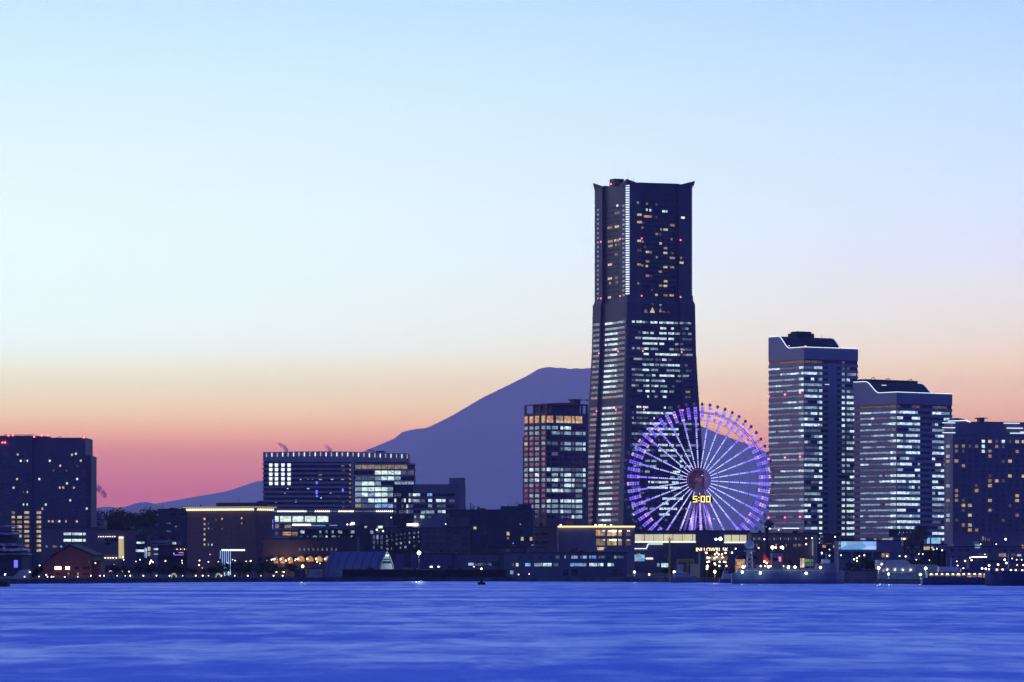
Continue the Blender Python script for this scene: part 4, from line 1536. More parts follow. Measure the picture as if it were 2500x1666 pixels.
build_left_tower()


# ------------------------------------------------------------------ brown hotel with a lit cornice
def build_cornice_hotel():
    HGL2 = glass_mat('cornice_hotel_glass', (0.12, 0.085, 0.095), 0.35)
    f = 380 / 2207.0
    b = Bld('cornice_hotel', 'brown seaside hotel with a glowing yellow scalloped cornice', 623, 2000, 62, 665, 457)
    W, D, Z = b.W, b.D, b.Z
    wr = wall_mat('cornice_hotel_stone', (0.20, 0.125, 0.12), 0.7, 0.12, 0.1)
    b.part('wall', wr, MB().box(0, W, 0, D, 0, Z(1248)))
    b.part('attic', DARKW, MB().box(3, W - 2, -2 + 4, D * 0.62, Z(1240), Z(1227)))
    # cornice: flared soffit washed by a row of lamps
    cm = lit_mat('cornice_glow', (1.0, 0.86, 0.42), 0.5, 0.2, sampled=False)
    o = 1.6
    b.part('cornice', wall_mat('cornice_stone', (0.5, 0.45, 0.36), 0.7), loft([([(-0.1, -0.1), (W + 0.1, -0.1), (W + 0.1, D + 0.1), (-0.1, D + 0.1)], Z(1248)),
                                                                               ([(-o, -o), (W + o, -o), (W + o, D + o), (-o, D + o)], Z(1239.5)),
                                                                               ([(-o, -o), (W + o, -o), (W + o, D + o), (-o, D + o)], Z(1236))]))
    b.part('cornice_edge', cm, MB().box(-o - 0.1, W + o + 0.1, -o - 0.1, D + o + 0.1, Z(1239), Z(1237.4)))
    nl = 36
    sc = MB().sphere((0, 0, 0), 0.5, 8, 6, 0, 1.5)
    proto = None
    yl = lamp_mat('cornice_lamp', (1.0, 0.90, 0.50), 1.35)
    for i in range(nl):
        v = 0.6 + (D - 1.2) * i / (nl - 1)
        if proto is None:
            proto = sc.build('cornice_lamp', yl, b.root)
            q = proto
        else:
            q = proto.copy()
            COL.objects.link(q)
        q.location = (-1.0, v, Z(1243.5))
    for i in range(9):
        q = proto.copy()
        COL.objects.link(q)
        q.location = (0.9 + (W - 1.8) * i / 8, -1.0, Z(1243.5))
    def vp(x):
        return b.V(420 + x * f)

    def ZZ(y):
        return Z(1180 + y * f)
    for y in (503, 577, 650, 724, 798, 870):
        b.pane('l', vp(450), vp(472), ZZ(y + 15), ZZ(y - 15), WB, 0, 3)
    for (x, y, m) in ((517, 570, CD), (517, 640, CM), (567, 648, CD), (710, 503, WB), (989, 497, WB), (989, 570, WM), (516, 870, CM), (567, 872, CB), (625, 515, WD), (710, 650, WD)):
        b.pane('l', vp(x - 8), vp(x + 8), ZZ(y + 13), ZZ(y - 13), m, 0, 2)
    rows = [497 + 74 * i for i in range(6)]
    for y in rows:
        for x in range(300, 1160, 68):
            if x in (436, 708, 980):
                continue
            b.pane('l', vp(x - 9), vp(x + 9), ZZ(y + 13), ZZ(y - 13), HGL2, 0, 1)
    for y in (490, 565, 635, 710, 783, 858, 958):
        b.pane('r', b.U(420 + 1285 * f), b.U(420 + 1308 * f), ZZ(y + 14), ZZ(y - 14), GLASS, 0, 1)
    b.part('antenna', STEEL, MB().tube((3.0, D * 0.85, Z(1236)), (3.0, D * 0.85, Z(1231)), 0.5, 0.2, 6).tube((4, D * 0.3, Z(1228)), (4, D * 0.3, Z(1213)), 0.12, 0.06, 6))
    b.part('dish', STEEL, MB().sphere((W - 4, D * 0.12, Z(1226)), 1.8, 10, 6, 0, 0.5))
    b.finish()


build_cornice_hotel()


# ------------------------------------------------------------------ lower town and waterfront
FAINT = glass_mat('unlit_glass', (0.075, 0.08, 0.115), 0.25)


def block(name, label, px0, px1, top, Y, mat, depth=20.0, wins=(), cat='building', group=None, roof=True, steps=(), base=None, faint=4.2):
    """Flat-fronted building: wall, roof edge, optional higher steps (px0, px1, top) and windows (px0, px1, py0, py1, material)."""
    b = Bld(name, label, px0, Y, 0, px1, None, depth, cat, group, base)
    b.part('wall', mat, MB().box(0, b.W, 0, depth, 0, b.Z(top)))
    if roof:
        b.part('roof_edge', ROOFM, MB().box(-0.25, b.W + 0.25, -0.25, depth + 0.25, b.Z(top), b.Z(top) + 0.45))
    for (a, c, t) in steps:
        b.part('roof_block', mat, MB().box(b.U(a), b.U(c), 2.0, depth - 2, b.Z(top) + 0.2, b.Z(t)))
    for w in wins:
        b.wpx(*w[:4], w[4], 0.0, 2 if w[4] is not GLASS else 1)
    # plant on the roof
    rnd = random.Random(int(px0 * 7 + px1 * 3 + top))
    zt = b.Z(top) + 0.2
    blocked = [(b.U(a) - 1, b.U(c) + 1) for a, c, t in steps]
    for k in range(max(1, int(b.W / 9))):
        w, h, d = rnd.uniform(1.4, 4.0), rnd.uniform(0.8, 2.3), rnd.uniform(1.5, 3.0)
        x = rnd.uniform(0.6, max(0.8, b.W - w - 0.6))
        if x + w > b.W or any(x < q1 and x + w > q0 for q0, q1 in blocked):
            continue
        b.box('roof_unit', rnd.choice((ROOFM, STEEL, GREYW)), x, x + w, 2.0 + k * 0.02, 2.0 + d, zt, zt + h)
    if rnd.random() < 0.6 and b.W > 10:
        x = rnd.uniform(2, b.W - 2)
        b.part('antenna', STEEL, MB().tube((x, 3, zt), (x, 3, zt + rnd.uniform(3, 6)), 0.12, 0.06, 6))
    # unlit windows
    zmax = b.Z(top) - 2.6
    lit = [(min(b.U(w[0]), b.U(w[1])) - 0.6, max(b.U(w[0]), b.U(w[1])) + 0.6, b.Z(w[3]) - 0.5, b.Z(w[2]) + 0.5) for w in wins]
    if faint and zmax > 4:
        nz, nx = int((zmax - 1.0) / 3.9), int((b.W - 2.0) / faint)
        for j in range(nz):
            for i in range(nx):
                x, z = 1.0 + (i + 0.5) * (b.W - 2.0) / nx, zmax - 3.9 * j
                if any(x + 1.0 > l0 and x - 1.0 < l1 and z + 1.6 > l2 and z < l3 for l0, l1, l2, l3 in lit) or rnd.random() < 0.12:
                    continue
                b.pane('r', x - 0.95, x + 0.95, z, z + 1.5, FAINT, 0.0, 0, 0.16)
    return b


def scaled(rows, ox, oy, f):
    return [(ox + a * f, ox + c * f, oy + d * f, oy + e * f, m) for (a, c, d, e, m) in rows]


# lamps ------------------------------------------------------------
WARML = lamp_mat('lamp_warm', (1.0, 0.74, 0.42), 4.0)


def lamp(px, py, Y, kind='white', r=0.34, power=0.0, ground=None, where=None):
    """Lamp on a post: base, post, bulb; a few carry a real light."""
    table = {'white': (WHL, 'white globe lamp on a slim post along the quay', 'white quay lamps', (1.0, 0.96, 0.9)),
             'warm': (WARML, 'warm white lantern on a post among the quay crowd of lights', 'warm quay lanterns', (1.0, 0.8, 0.5)),
             'green': (GRL, 'greenish-white floodlight on a post on the quay', 'greenish floodlights', (0.8, 1.0, 0.84)),
             'cyan': (CYL, 'cyan-white floodlight on a tall post', 'cyan floodlights', (0.7, 1.0, 1.0)),
             'orange': (ORL, 'orange sodium lamp on a post by the moored boats', 'orange sodium lamps', (1.0, 0.6, 0.2)),
             'yellow': (YEL, 'yellow floodlight on a post above the quay', 'yellow floodlights', (1.0, 0.9, 0.4)),
             'red': (REDL, 'small red signal lamp on a post', 'red signal lamps', (1.0, 0.1, 0.1))}
    if kind == 'white' and power == 0:
        q = (int(px) * 7 + int(py) * 13) % 10
        r *= (0.62, 0.78, 0.9, 1.0, 1.12, 0.7, 0.85, 0.66, 1.05, 0.75)[q]
        if q in (1, 4, 7, 8):
            kind = 'warm'
    mat, label, group, col = table[kind]
    if where:
        label = {'white': 'small white lamp on a thin post ', 'warm': 'small warm yellowish lamp on a thin post '}.get(kind, label.split(' on a')[0] + ' on a post ') + where
        group = group + ' ' + where
    g = G0 if ground is None else ground
    x, z = pos(px, Y), hgt(py, Y)
    z = max(z, g + 0.7)
    o = thing('quay_lamp' if kind in ('white', 'orange', 'red', 'warm') else 'floodlight', label, 'lamp', (x, Y, g), 0, group)
    h = z - g
    MB().tube((0, 0, 0), (0, 0, h - r * 0.7), 0.11, 0.07, 6).build('post', STEEL, o)
    cube('base', STEEL, o, -0.25, 0.25, -0.25, 0.25, 0, 0.3)
    MB().sphere((0, -0.15, h), r, 8, 6).build('bulb', mat, o)
    if power > 0:
        ld = bpy.data.lights.new('lamp_light', 'POINT')
        ld.energy = power
        ld.color = col
        ld.shadow_soft_size = 0.4
        lo = bpy.data.objects.new('lamp_light', ld)
        COL.objects.link(lo)
        lo.parent = o
        lo.location = (0, -r - 0.5, h)
    return o


# trees ------------------------------------------------------------
LEAF = None


def leaf_mat():
    m, n, l, p = new_mat('leaves')
    geo = n.new('ShaderNodeNewGeometry')
    a = n.new('ShaderNodeTexNoise')
    a.inputs['Scale'].default_value = 0.5
    l.new(geo.outputs['Position'], a.inputs['Vector'])
    rp = ramp(n, [(0.3, (0.020, 0.030, 0.020)), (0.7, (0.055, 0.075, 0.035))])
    l.new(a.outputs[0], rp.inputs[0])
    l.new(rp.outputs[0], p.inputs['Base Color'])
    p.inputs['Roughness'].default_value = 0.8
    p.inputs['Specular IOR Level'].default_value = 0.15
    return m


LEAF = leaf_mat()
BARK = wall_mat('bark', (0.07, 0.05, 0.04), 0.9, 0.3, 0.8)


def tree_meshes(seed, nleaf, size, spread=1.0):
    rnd = random.Random(seed)
    tr = MB()
    tr.tube((0, 0, 0), (0.02, 0.01, 0.34), 0.035, 0.024, 7)
    tips = []
    for k in range(5):
        a = 2 * PI * k / 5 + rnd.random()
        t = (0.22 * math.cos(a) * spread, 0.22 * math.sin(a), 0.55 + 0.2 * rnd.random())
        tr.tube((0.02, 0.01, 0.30), t, 0.018, 0.006, 5)
        tips.append(t)
    clumps = []
    for k in range(13):
        a, q = rnd.random() * 2 * PI, rnd.random()
        rr = 0.36 * math.sqrt(q) * spread
        zz = 0.42 + 0.46 * rnd.random() * (1 - 0.4 * q)
        clumps.append((rr * math.cos(a), 0.8 * rr * math.sin(a), zz, 0.10 + 0.09 * rnd.random()))
    clumps.append((0, 0, 0.62, 0.22))
    cr = MB()
    for i in range(nleaf):
        c = clumps[i % len(clumps)]
        while True:
            d = Vector((rnd.uniform(-1, 1), rnd.uniform(-1, 1), rnd.uniform(-1, 1)))
            if 0.3 < d.length < 1:
                break
        p = Vector(c[:3]) + Vector((d.x, d.y, d.z * 0.75)) * c[3] * 1.15
        u = Vector((rnd.gauss(0, 1), rnd.gauss(0, 1), rnd.gauss(0, 1))).normalized()
        v = u.orthogonal().normalized()
        s_ = size * rnd.uniform(0.6, 1.3)
        u, v = u * s_, v * s_ * 0.7
        cr.add([tuple(p - u), tuple(p - v), tuple(p + u), tuple(p + v)], [(0, 1, 2, 3)])
    return tr, cr


TREES = []
for sd, nl, sz, spr in ((1, 900, 0.030, 1.0), (2, 900, 0.030, 1.25), (3, 900, 0.032, 0.85), (4, 1000, 0.028, 1.1)):
    tr, cr = tree_meshes(sd, nl, sz, spr)
    TREES.append((tr, cr, []))


def tree(px, Y, top, base_z, label, group, width=1.0, rot=0.0, which=0, name='tree'):
    tr, cr, cache = TREES[which % len(TREES)]
    o = thing(name, label, 'tree', (pos(px, Y), Y, base_z), rot, group)
    h = (hgt(top, Y) - base_z) / 0.98
    o.scale = (h * width, h * width, h)
    if not cache:
        a = tr.build('trunk', BARK, o)
        c = cr.build('crown', LEAF, o)
        cache.extend([a.data, c.data])
    else:
        for nm, me in zip(('trunk', 'crown'), cache):
            q = bpy.data.objects.new(nm, me)
            COL.objects.link(q)
            q.parent = o
    return o


# ---- hill with trees behind the left buildings
def build_hill():
    vs_, fs = [], []
    n, m = 40, 12
    Y0 = 3250.0
    for i in range(n + 1):
        px = 120 + 420 * i / n
        for j in range(m + 1):
            y = Y0 + 500.0 * j / m
            t = math.sin(PI * min(1, i / n)) ** 0.7
            u = min(1.0, j / 5.0)
            u = u * u * (3 - 2 * u)
            z = G0 - 0.5 + 27.0 * t * u + 2.0 * mnoise.noise(Vector((px * 0.03, j * 0.6, 0)))*t*u
            vs_.append((pos(px, y), y, z))
    for i in range(n):
        for j in range(m):
            a = i * (m + 1) + j
            fs.append((a, a + m + 1, a + m + 2, a + 1))
    tag(MB().add(vs_, fs).build('hill', wall_mat('hill_scrub', (0.03, 0.035, 0.025), 0.95, 0.4, 0.05, 0.1, False), smooth=True), 'low dark wooded hill behind the lower town', 'hill', kind='structure')
    k = 0
    for (px, top, w, yy) in ((226, 1258, 1.1, 3450), (240, 1250, 1.2, 3480), (258, 1243, 1.1, 3500), (278, 1246, 1.2, 3460), (296, 1240, 1.15, 3480), (312, 1254, 1.0, 3440),
                             (330, 1248, 1.1, 3480), (350, 1240, 1.2, 3500), (368, 1239, 1.25, 3490), (386, 1243, 1.2, 3470), (400, 1250, 1.0, 3450), (342, 1258, 1.2, 3420), (268, 1262, 1.3, 3420),
                             (246, 1268, 1.3, 3400), (290, 1264, 1.3, 3400), (316, 1270, 1.2, 3390), (372, 1260, 1.3, 3420), (404, 1262, 1.2, 3400), (358, 1270, 1.4, 3390)):
        tree(px, yy, top, 24.0, 'dark broad tree on the hill behind the lower town', 'trees on the hill', w, k * 1.3, k)
        k += 1


build_hill()
Z2 = (200, 1180, 360 / 2091.0)
Z3 = (420, 1180, 380 / 2207.0)
Z5 = (900, 1180, 400 / 2323.0)
Z7 = (1200, 1240, 400 / 2353.0)
Z4B = (1520, 1260, 340 / 2353.0)
Z5B = (1780, 1260, 360 / 2353.0)
Z6B = (2120, 1260, 380 / 2353.0)

# ---- left side, behind
b = block('grey_house', 'small grey two-step house below the hill trees, touching the office tower', 220, 254, 1270, 2800, GREYW, 20, (), steps=((223, 247, 1252),)); b.wpx(222, 246, 1280, 1283, GLASS); b.finish()
b = block('dark_apartment', 'dark apartment block with faint windows between the hill trees and the cornice hotel', 385, 462, 1244, 2750, NAVY, 30,
          scaled([(1200, 1260, 560, 580, CD), (1320, 1345, 608, 624, CM), (1205, 1265, 672, 692, CD), (1070, 1082, 445, 455, CM), (1400, 1480, 432, 446, GLASS), (1250, 1330, 432, 446, GLASS)], *Z2), steps=((412, 425, 1240),)); b.finish()
b = block('dark_shed_block', 'low dark block under the hill, without lit windows', 316, 392, 1286, 2900, DARKW, 30, ()); b.finish()
b = block('gallery_building', 'dark building with a tall yellow-lit panel on its front', 236, 336, 1294, 2180, wall_mat('gallery_wall', (0.17, 0.14, 0.15), 0.7), 25, (), faint=0)
yp = lit_mat('yellow_panel', (1.0, 0.86, 0.36), 0.55, 0.35, (1.2, 1.2, 0.05))
b.wpx(289.5, 302.5, 1312, 1364, yp, -0.3, 3)
b.wpx(290.5, 301.5, 1310.5, 1315, lamp_mat('panel_head', (1.0, 0.95, 0.7), 1.3), -0.6, 3)
b.wpx(256, 288, 1314, 1322, GLASS, 0, 1); b.wpx(256, 270, 1326, 1330, GLASS, 0, 1)
for i in range(8):
    b.wpx(240.5 + 5.6 * i, 241.9 + 5.6 * i, 1309.8, 1311.2, WHL, -0.3, 2, 0.4, 'lamp')
for x in (256, 263, 269, 275.5, 283):
    b.wpx(x, x + 2, 1361.5, 1363.5, WHL if x != 263 else ORL, -0.3, 2, 0.4, 'lamp')
b.finish()
b = block('shop_house', 'narrow shop house with two bright window strips and a cyan tube sign', 332, 359, 1308, 2120, NAVY, 18,
          scaled([(775, 885, 832, 858, CB), (765, 880, 943, 975, CB), (886, 904, 912, 1050, BL), (906, 918, 925, 1060, CB), (932, 970, 905, 962, WB), (932, 970, 980, 1032, WB)], *Z2)); b.finish()
b = block('shop_house', 'pale grey shop house with white floor bands, beside the cyan tube sign', 368, 409, 1318, 2140, WHITE, 18,
          scaled([(1018, 1090, 925, 946, CB), (1020, 1090, 998, 1016, CM), (985, 1200, 850, 862, GLASS), (985, 1200, 900, 912, GLASS)], *Z2)); b.finish()
b = block('shop_house', 'small blue-grey house with one square bright window', 411, 437, 1319, 2160, GREYW, 16, scaled([(1285, 1335, 835, 866, CB), (1240, 1262, 840, 860, CM)], *Z2)); b.finish()
b = block('shopping_hall', 'long low dark shopping hall with strings of tiny coloured lights', 386, 524, 1333, 2050, DARKW, 30,
          scaled([(1372, 1440, 980, 990, lamp_mat('sign_red', (1.0, 0.2, 0.15), 1.2)), (1300, 1440, 1012, 1022, BLUEL), (1668, 1750, 971, 980, WHL), (1500, 1530, 990, 1010, CM), (1580, 1605, 985, 1010, CM), (1298, 1310, 990, 1005, CB)], *Z2), faint=0)
for i in range(13):
    x = 200 + (1318 + 26.5 * i) * Z2[2]
    b.wpx(x, x + 1.1, 1340.6, 1342, WHL if i % 2 else CM, -0.2, 2, 0.4, 'lamp')
b.box('canopy', ROOFM, 0, b.W, -2.5, 0, b.Z(1358.5), b.Z(1357))
b.finish()


# ---- stepped terraces and pontoon at far left
def build_stepped():
    b = Bld('terrace_building', 'stepped building of long overhanging decks edged in blue light, at the left', -60, 1880, 0, 60, None, 30)
    blue = lit_mat('blue_fascia', (0.10, 0.12, 0.8), 0.16, 0.3)
    b.part('wall', NAVY, MB().box(0, b.U(28), 2, 30, 0, b.Z(1296)).box(b.U(28), b.U(42), 2, 30, 0, b.Z(1312)).box(b.U(42), b.U(52), 2, 30, 0, b.Z(1346)))
    for (xr, y0, y1) in ((30, 1283, 1287), (34, 1300, 1306.5), (43, 1327, 1333), (58, 1339, 1346), (62, 1352, 1355)):
        d = b.part('deck', WHITE, MB().extrude_y([(0, b.Z(y1)), (b.U(xr - 7), b.Z(y1)), (b.U(xr), b.Z(y0 + (y1 - y0) * 0.7)), (b.U(xr - 5), b.Z(y0)), (0, b.Z(y0))], -1.5, 28))
        cube('deck_light', blue, b.root, 0, b.U(xr - 8), -1.7, -1.5, b.Z(y1) + 0.05, b.Z(y0) - 0.1)
    b.wpx(7, 9.5, 1336, 1339, CM, 1.9)
    b.wpx(33, 42, 1368, 1386, BLUEL, 1.9, 2)
    b.finish()
    s = thing('shelter', 'pale sail-shaped shelter on the quay below the blue-edged decks', 'shelter', (pos(52, 1640), 1640, G0))
    w = 20 * KPX * 1640
    prof = [(-w, 0), (w * 0.9, 0), (w * 1.15, 2.6), (w * 0.75, 3.9), (-w * 0.2, 3.3), (-w * 0.85, 1.2)]
    MB().extrude_y(prof, 0, 6).build('canvas', wall_mat('sailcloth', (0.5, 0.5, 0.48), 0.8), s)
    MB().tube((w * 1.1, -0.1, 0), (w * 1.1, -0.1, 3.2), 0.12, 0.1, 6).build('post', STEEL, s)
    d = thing('moored_barge', 'black flat barge with a thin lamp mast on the water', 'barge', (pos(0, 1386), 1386, 0))
    MB().prism([(-14, 0), (2.6, 0), (3.0, 3), (2.6, 7), (-14, 7)], -0.4, 1.8).build('hull', wall_mat('tarred_hull', (0.02, 0.02, 0.022), 0.7), d)
    MB().tube((1.6, 2, 1.8), (1.6, 2, 4.2), 0.09, 0.06, 6).build('mast', STEEL, d)
    MB().sphere((1.6, 2, 4.4), 0.22, 8, 6).build('lamp', WHL, d)
    f = thing('floating_boom', 'row of low dark floats on the water before the brick warehouse', 'floats', (pos(194, 1556), 1556, 0))
    for i in range(8):
        x = (-36 + 9.2 * i) * KPX * 1556
        MB().extrude_y([(x, -0.2), (x + 1.0, -0.2), (x + 1.0, 0.35), (x + 0.8, 0.5), (x + 0.2, 0.5), (x, 0.35)], 0, 1.0).build('float', STEEL, f)


build_stepped()


# ---- brick warehouse
def brick_mat():
    m, n, l, p = new_mat('red_brick')
    geo = n.new('ShaderNodeNewGeometry')
    mp = n.new('ShaderNodeMapping')
    mp.inputs['Rotation'].default_value = (R(90), 0, 0)
    l.new(geo.outputs['Position'], mp.inputs[0])
    br = n.new('ShaderNodeTexBrick')
    br.inputs['Scale'].default_value = 1.6
    br.inputs['Color1'].default_value = (0.30, 0.10, 0.06, 1)
    br.inputs['Color2'].default_value = (0.22, 0.075, 0.05, 1)
    br.inputs['Mortar'].default_value = (0.22, 0.18, 0.15, 1)
    l.new(mp.outputs[0], br.inputs['Vector'])
    l.new(br.outputs[0], p.inputs['Base Color'])
    p.inputs['Roughness'].default_value = 0.85
    return m


def build_warehouse():
    f = 330 / 1232.0
    Y = 1668
    b = Bld('brick_warehouse', 'red brick warehouse with a steep gable, floodlit orange near the quay', 104, Y, 0, 226, None, 38)
    bm = brick_mat()

    def U(x):
        return b.U(x * f)

    def ZZ(y):
        return b.Z(1030 + y * f)
    xa, xb, xr = U(470), U(840), U(640)
    b.part('wall', bm, MB().extrude_y([(xa, 0), (xb, 0), (xb, ZZ(1215)), (xr, ZZ(1128)), (xa, ZZ(1232))], 0, 38))
    th = 0.5
    b.part('roof', ROOFM, MB().extrude_y([(xa - 0.8, ZZ(1238)), (xr, ZZ(1122)), (xb + 0.8, ZZ(1222)), (xb + 0.8, ZZ(1222) + th), (xr, ZZ(1116)), (xa - 0.8, ZZ(1238) + th)], -0.6, 38.6))
    b.part('side_wall', bm, MB().extrude_y([(U(388), 0), (xa - 0.02, 0), (xa - 0.02, ZZ(1246)), (U(388), ZZ(1288))], 0.6, 37))
    b.part('side_roof', ROOFM, MB().extrude_y([(U(225), ZZ(1420)), (U(388), ZZ(1300)), (xa, ZZ(1242)), (xa, ZZ(1236)), (U(385), ZZ(1290)), (U(215), ZZ(1414))], 0.2, 37.5))
    for x in (487, 580, 655, 742, 832):
        b.box('pilaster', bm, U(x - 7), U(x + 7), -0.3, 0.1, 0, ZZ(1240))
    b.box('string_course', bm, xa, xb, -0.22, 0.05, ZZ(1306), ZZ(1299))
    for (xs, lit) in (((508, 528, 550), 1), ((605, 627), 1), ((691, 709), 0), ((767, 787, 806), 0)):
        for x in xs:
            b.pane('r', U(x - 7), U(x + 7), ZZ(1347), ZZ(1321), WHL if lit else GLASS, 0.0, 3)
    for x in (520, 541, 606, 624, 690, 710, 765, 785, 804):
        b.pane('r', U(x - 6), U(x + 6), ZZ(1398), ZZ(1376), WM if x in (710, 624) else GLASS, 0.0, 2)
    for x in (510, 610, 812):
        b.pane('r', U(x - 5), U(x + 5), ZZ(1286), ZZ(1270), WD, 0.0, 2)
    b.finish()
    a = block('brick_annex', 'low brick annex beside the gabled brick warehouse', 227, 245, 1372, Y + 2, bm, 20, ((232, 236, 1392, 1398, GLASS),)); a.finish()
    for px in (128, 158, 186, 212):
        o = thing('ground_floodlight', 'small orange floodlight on the ground washing the brick warehouse', 'lamp', (pos(px, Y - 7), Y - 7, G0), 0, 'floodlights at the warehouse')
        MB().box(-0.3, 0.3, -0.2, 0.2, 0, 0.35).build('housing', STEEL, o)
        MB().box(-0.22, 0.22, 0.2, 0.24, 0.08, 0.3).build('lens', ORL, o)
        ld = bpy.data.lights.new('flood_light', 'SPOT')
        ld.energy = 130
        ld.color = (1.0, 0.42, 0.12)
        ld.spot_size = R(115)
        ld.spot_blend = 0.8
        lo = bpy.data.objects.new('flood_light', ld)
        COL.objects.link(lo)
        lo.parent = o
        lo.location = (0, 0.3, 0.3)
        lo.rotation_euler = (R(115), 0, 0)


build_warehouse()

# ---- illuminated gate of blue diodes
def build_led_gate():
    Y = 1760
    o = thing('led_gate', 'tall white-blue illuminated gate with hanging light strands beside the promenade trees', 'light gate', (pos(568, Y), Y, G0))
    s = KPX * Y
    led = lamp_mat('strand_blue_white', (0.30, 0.52, 1.0), 1.3)
    zt = hgt(1343.5, Y) - G0
    for x in (-30.5, 29.5):
        MB().box(x * s - 0.2, x * s + 0.2, -0.2, 0.2, 0, zt).build('post', STEEL, o)
    MB().box(-27 * s, 30 * s, -0.3, 0.3, zt - 0.35, zt + 0.35).build('top_beam', lamp_mat('beam_white_blue', (0.6, 0.8, 1.0), 2.0), o)
    rnd = random.Random(2)
    for i in range(6):
        x = (-30 + 4.9 * i) * s
        zb = 0.8 if i > 1 else 8 - 2.6 * i
        MB().box(x - 0.1, x + 0.1, -0.5, -0.3, zb, zt - 0.2).build('light_strand', led, o)
    star = MB()
    for i in range(90):
        x = rnd.uniform(-20, -5) * s
        z = rnd.uniform(0.5, 6.5)
        star.box(x - 0.07, x + 0.07, -0.7, -0.6, z - 0.07, z + 0.07)
    tag(star.build('light_net', lamp_mat('net_cyan', (0.5, 0.9, 1.0), 2.2), o), kind='stuff')


build_led_gate()

# ---- dark arcade with orange arches
def build_arcade():
    Y = 1930
    b = Bld('arcade_hall', 'dark hall with a row of glowing orange arched canopies at its foot', 642, Y, 0, 872, None, 30)
    f = 360 / 2353.0
    b.part('wall', DARKW, MB().box(0, b.W, 0, 30, 0, b.Z(1318)).box(b.U(705), b.W, 2, 28, b.Z(1318), b.Z(1312)))
    shell = wall_mat('arch_shell', (0.5, 0.35, 0.2), 0.7)
    glow = lit_mat('arch_glow', (1.0, 0.48, 0.13), 0.6, 0.3)

    def arch(px0, px1, py0, py1, m):
        u0, u1, z0, z1 = b.U(px0), b.U(px1), b.Z(py1), b.Z(py0)
        w, h = (u1 - u0) / 2, z1 - z0
        cx_ = (u0 + u1) / 2
        n = 12
        pts = [(cx_ + w * math.cos(PI * i / n), z0 + h * math.sin(PI * i / n)) for i in range(n + 1)]
        inn = [(cx_ + (w - 0.3) * math.cos(PI * i / n), z0 + (h - 0.3) * math.sin(PI * i / n)) for i in range(n + 1)]
        a = b.part('arch', shell, MB().extrude_y(pts + list(reversed(inn)), -3.5, 0.2))
        MB().extrude_y([(cx_ - w + 0.3, z0)] + [(x, z) for x, z in reversed(inn)][1:-1] + [(cx_ + w - 0.3, z0)][:0] + [(cx_ + w - 0.3, z0)], -0.6, -0.3).build('arch_back', m, a)
        MB().sphere((u0 + 0.5, -3.8, z0 + h * 0.45), 0.4, 8, 6).build('lamp', YEL, a)
    for (x0, x1) in ((726, 746), (748.5, 768), (770, 790), (792, 810)):
        arch(x0, x1, 1357, 1371, glow)
    red = lit_mat('red_awning_glow', (1.0, 0.20, 0.08), 0.5, 0.4)
    for x0 in (668, 684, 704):
        arch(x0, x0 + 12, 1360, 1370, red)
        b.wpx(x0 + 1, x0 + 11, 1369, 1376, OR, -0.4, 2)
    ld = bpy.data.lights.new('arcade_fill_light', 'POINT')  # added fill: orange light that warms the cornice hotel's right face
    ld.energy = 2200
    ld.color = (1.0, 0.55, 0.25)
    ld.shadow_soft_size = 1.0
    lo = bpy.data.objects.new('arcade_fill_light', ld)
    COL.objects.link(lo)
    lo.parent = b.root
    lo.location = (b.U(700), -9.0, b.Z(1366))
    for i in range(9):
        x = 700 + (195 + 72.5 * i) * f
        b.wpx(x, x + 4, 1338, 1345, CD, -0.2, 2)
        b.wpx(x + 1, x + 3, 1342, 1344, WM, -0.35, 2)
    b.finish()


build_arcade()


# ---- steel car parks, lit inside
def build_carpark(name, label, px0, px1, Y, top, bottom, floors, bays, slope=0.0, seed=1):
    b = Bld('car_park', label, px0, Y, 0, px1, None, 26)
    W = b.W
    zt, zb = b.Z(top), b.Z(bottom)
    fh = (zt - zb) / floors
    b.part('base', DARKW, MB().box(0, W, 0, 26, 0, zb))
    b.part('back_wall', GREYW, MB().box(0, W, 22, 26, zb, zt))
    rnd = random.Random(seed)
    for k in range(floors + 1):
        z = zb + k * fh
        m = MB()
        m.add([(0, -0.3, z - 0.45), (W, -0.3, z - 0.45 + slope), (W, 22, z - 0.45 + slope), (0, 22, z - 0.45), (0, -0.3, z + 0.45), (W, -0.3, z + 0.45 + slope), (W, 22, z + 0.45 + slope), (0, 22, z + 0.45)],
              [(3, 2, 1, 0), (4, 5, 6, 7), (0, 1, 5, 4), (1, 2, 6, 5), (2, 3, 7, 6), (3, 0, 4, 7)])
        b.part('deck', STEEL, m)
    for i in range(bays + 1):
        x = W * i / bays
        b.box('column', STEEL, x - 0.35, x + 0.35, -0.5, 0.5, zb, zt + slope * i / bays)
    for k in range(floors):
        for i in range(bays):
            z = zb + k * fh + slope * (i + 0.5) / bays
            x0, x1 = W * i / bays + 0.5, W * (i + 1) / bays - 0.5
            if rnd.random() < 0.5:
                br = MB().bar((x0, -0.2, z + 0.4), (x1, -0.2, z + fh - 0.4), 0.3)
                b.part('brace', STEEL, br)
            m = rnd.choice((CD, CD, CM, CM, CB))
            if rnd.random() < 0.85:
                b.pane('r', x0 + 0.2, x1 - (0.2 if rnd.random() < 0.6 else (x1 - x0) * 0.5), z + 0.7, z + fh - 0.6, m, 3.0, 1, 0.2, 'lit_bay')
    b.finish()


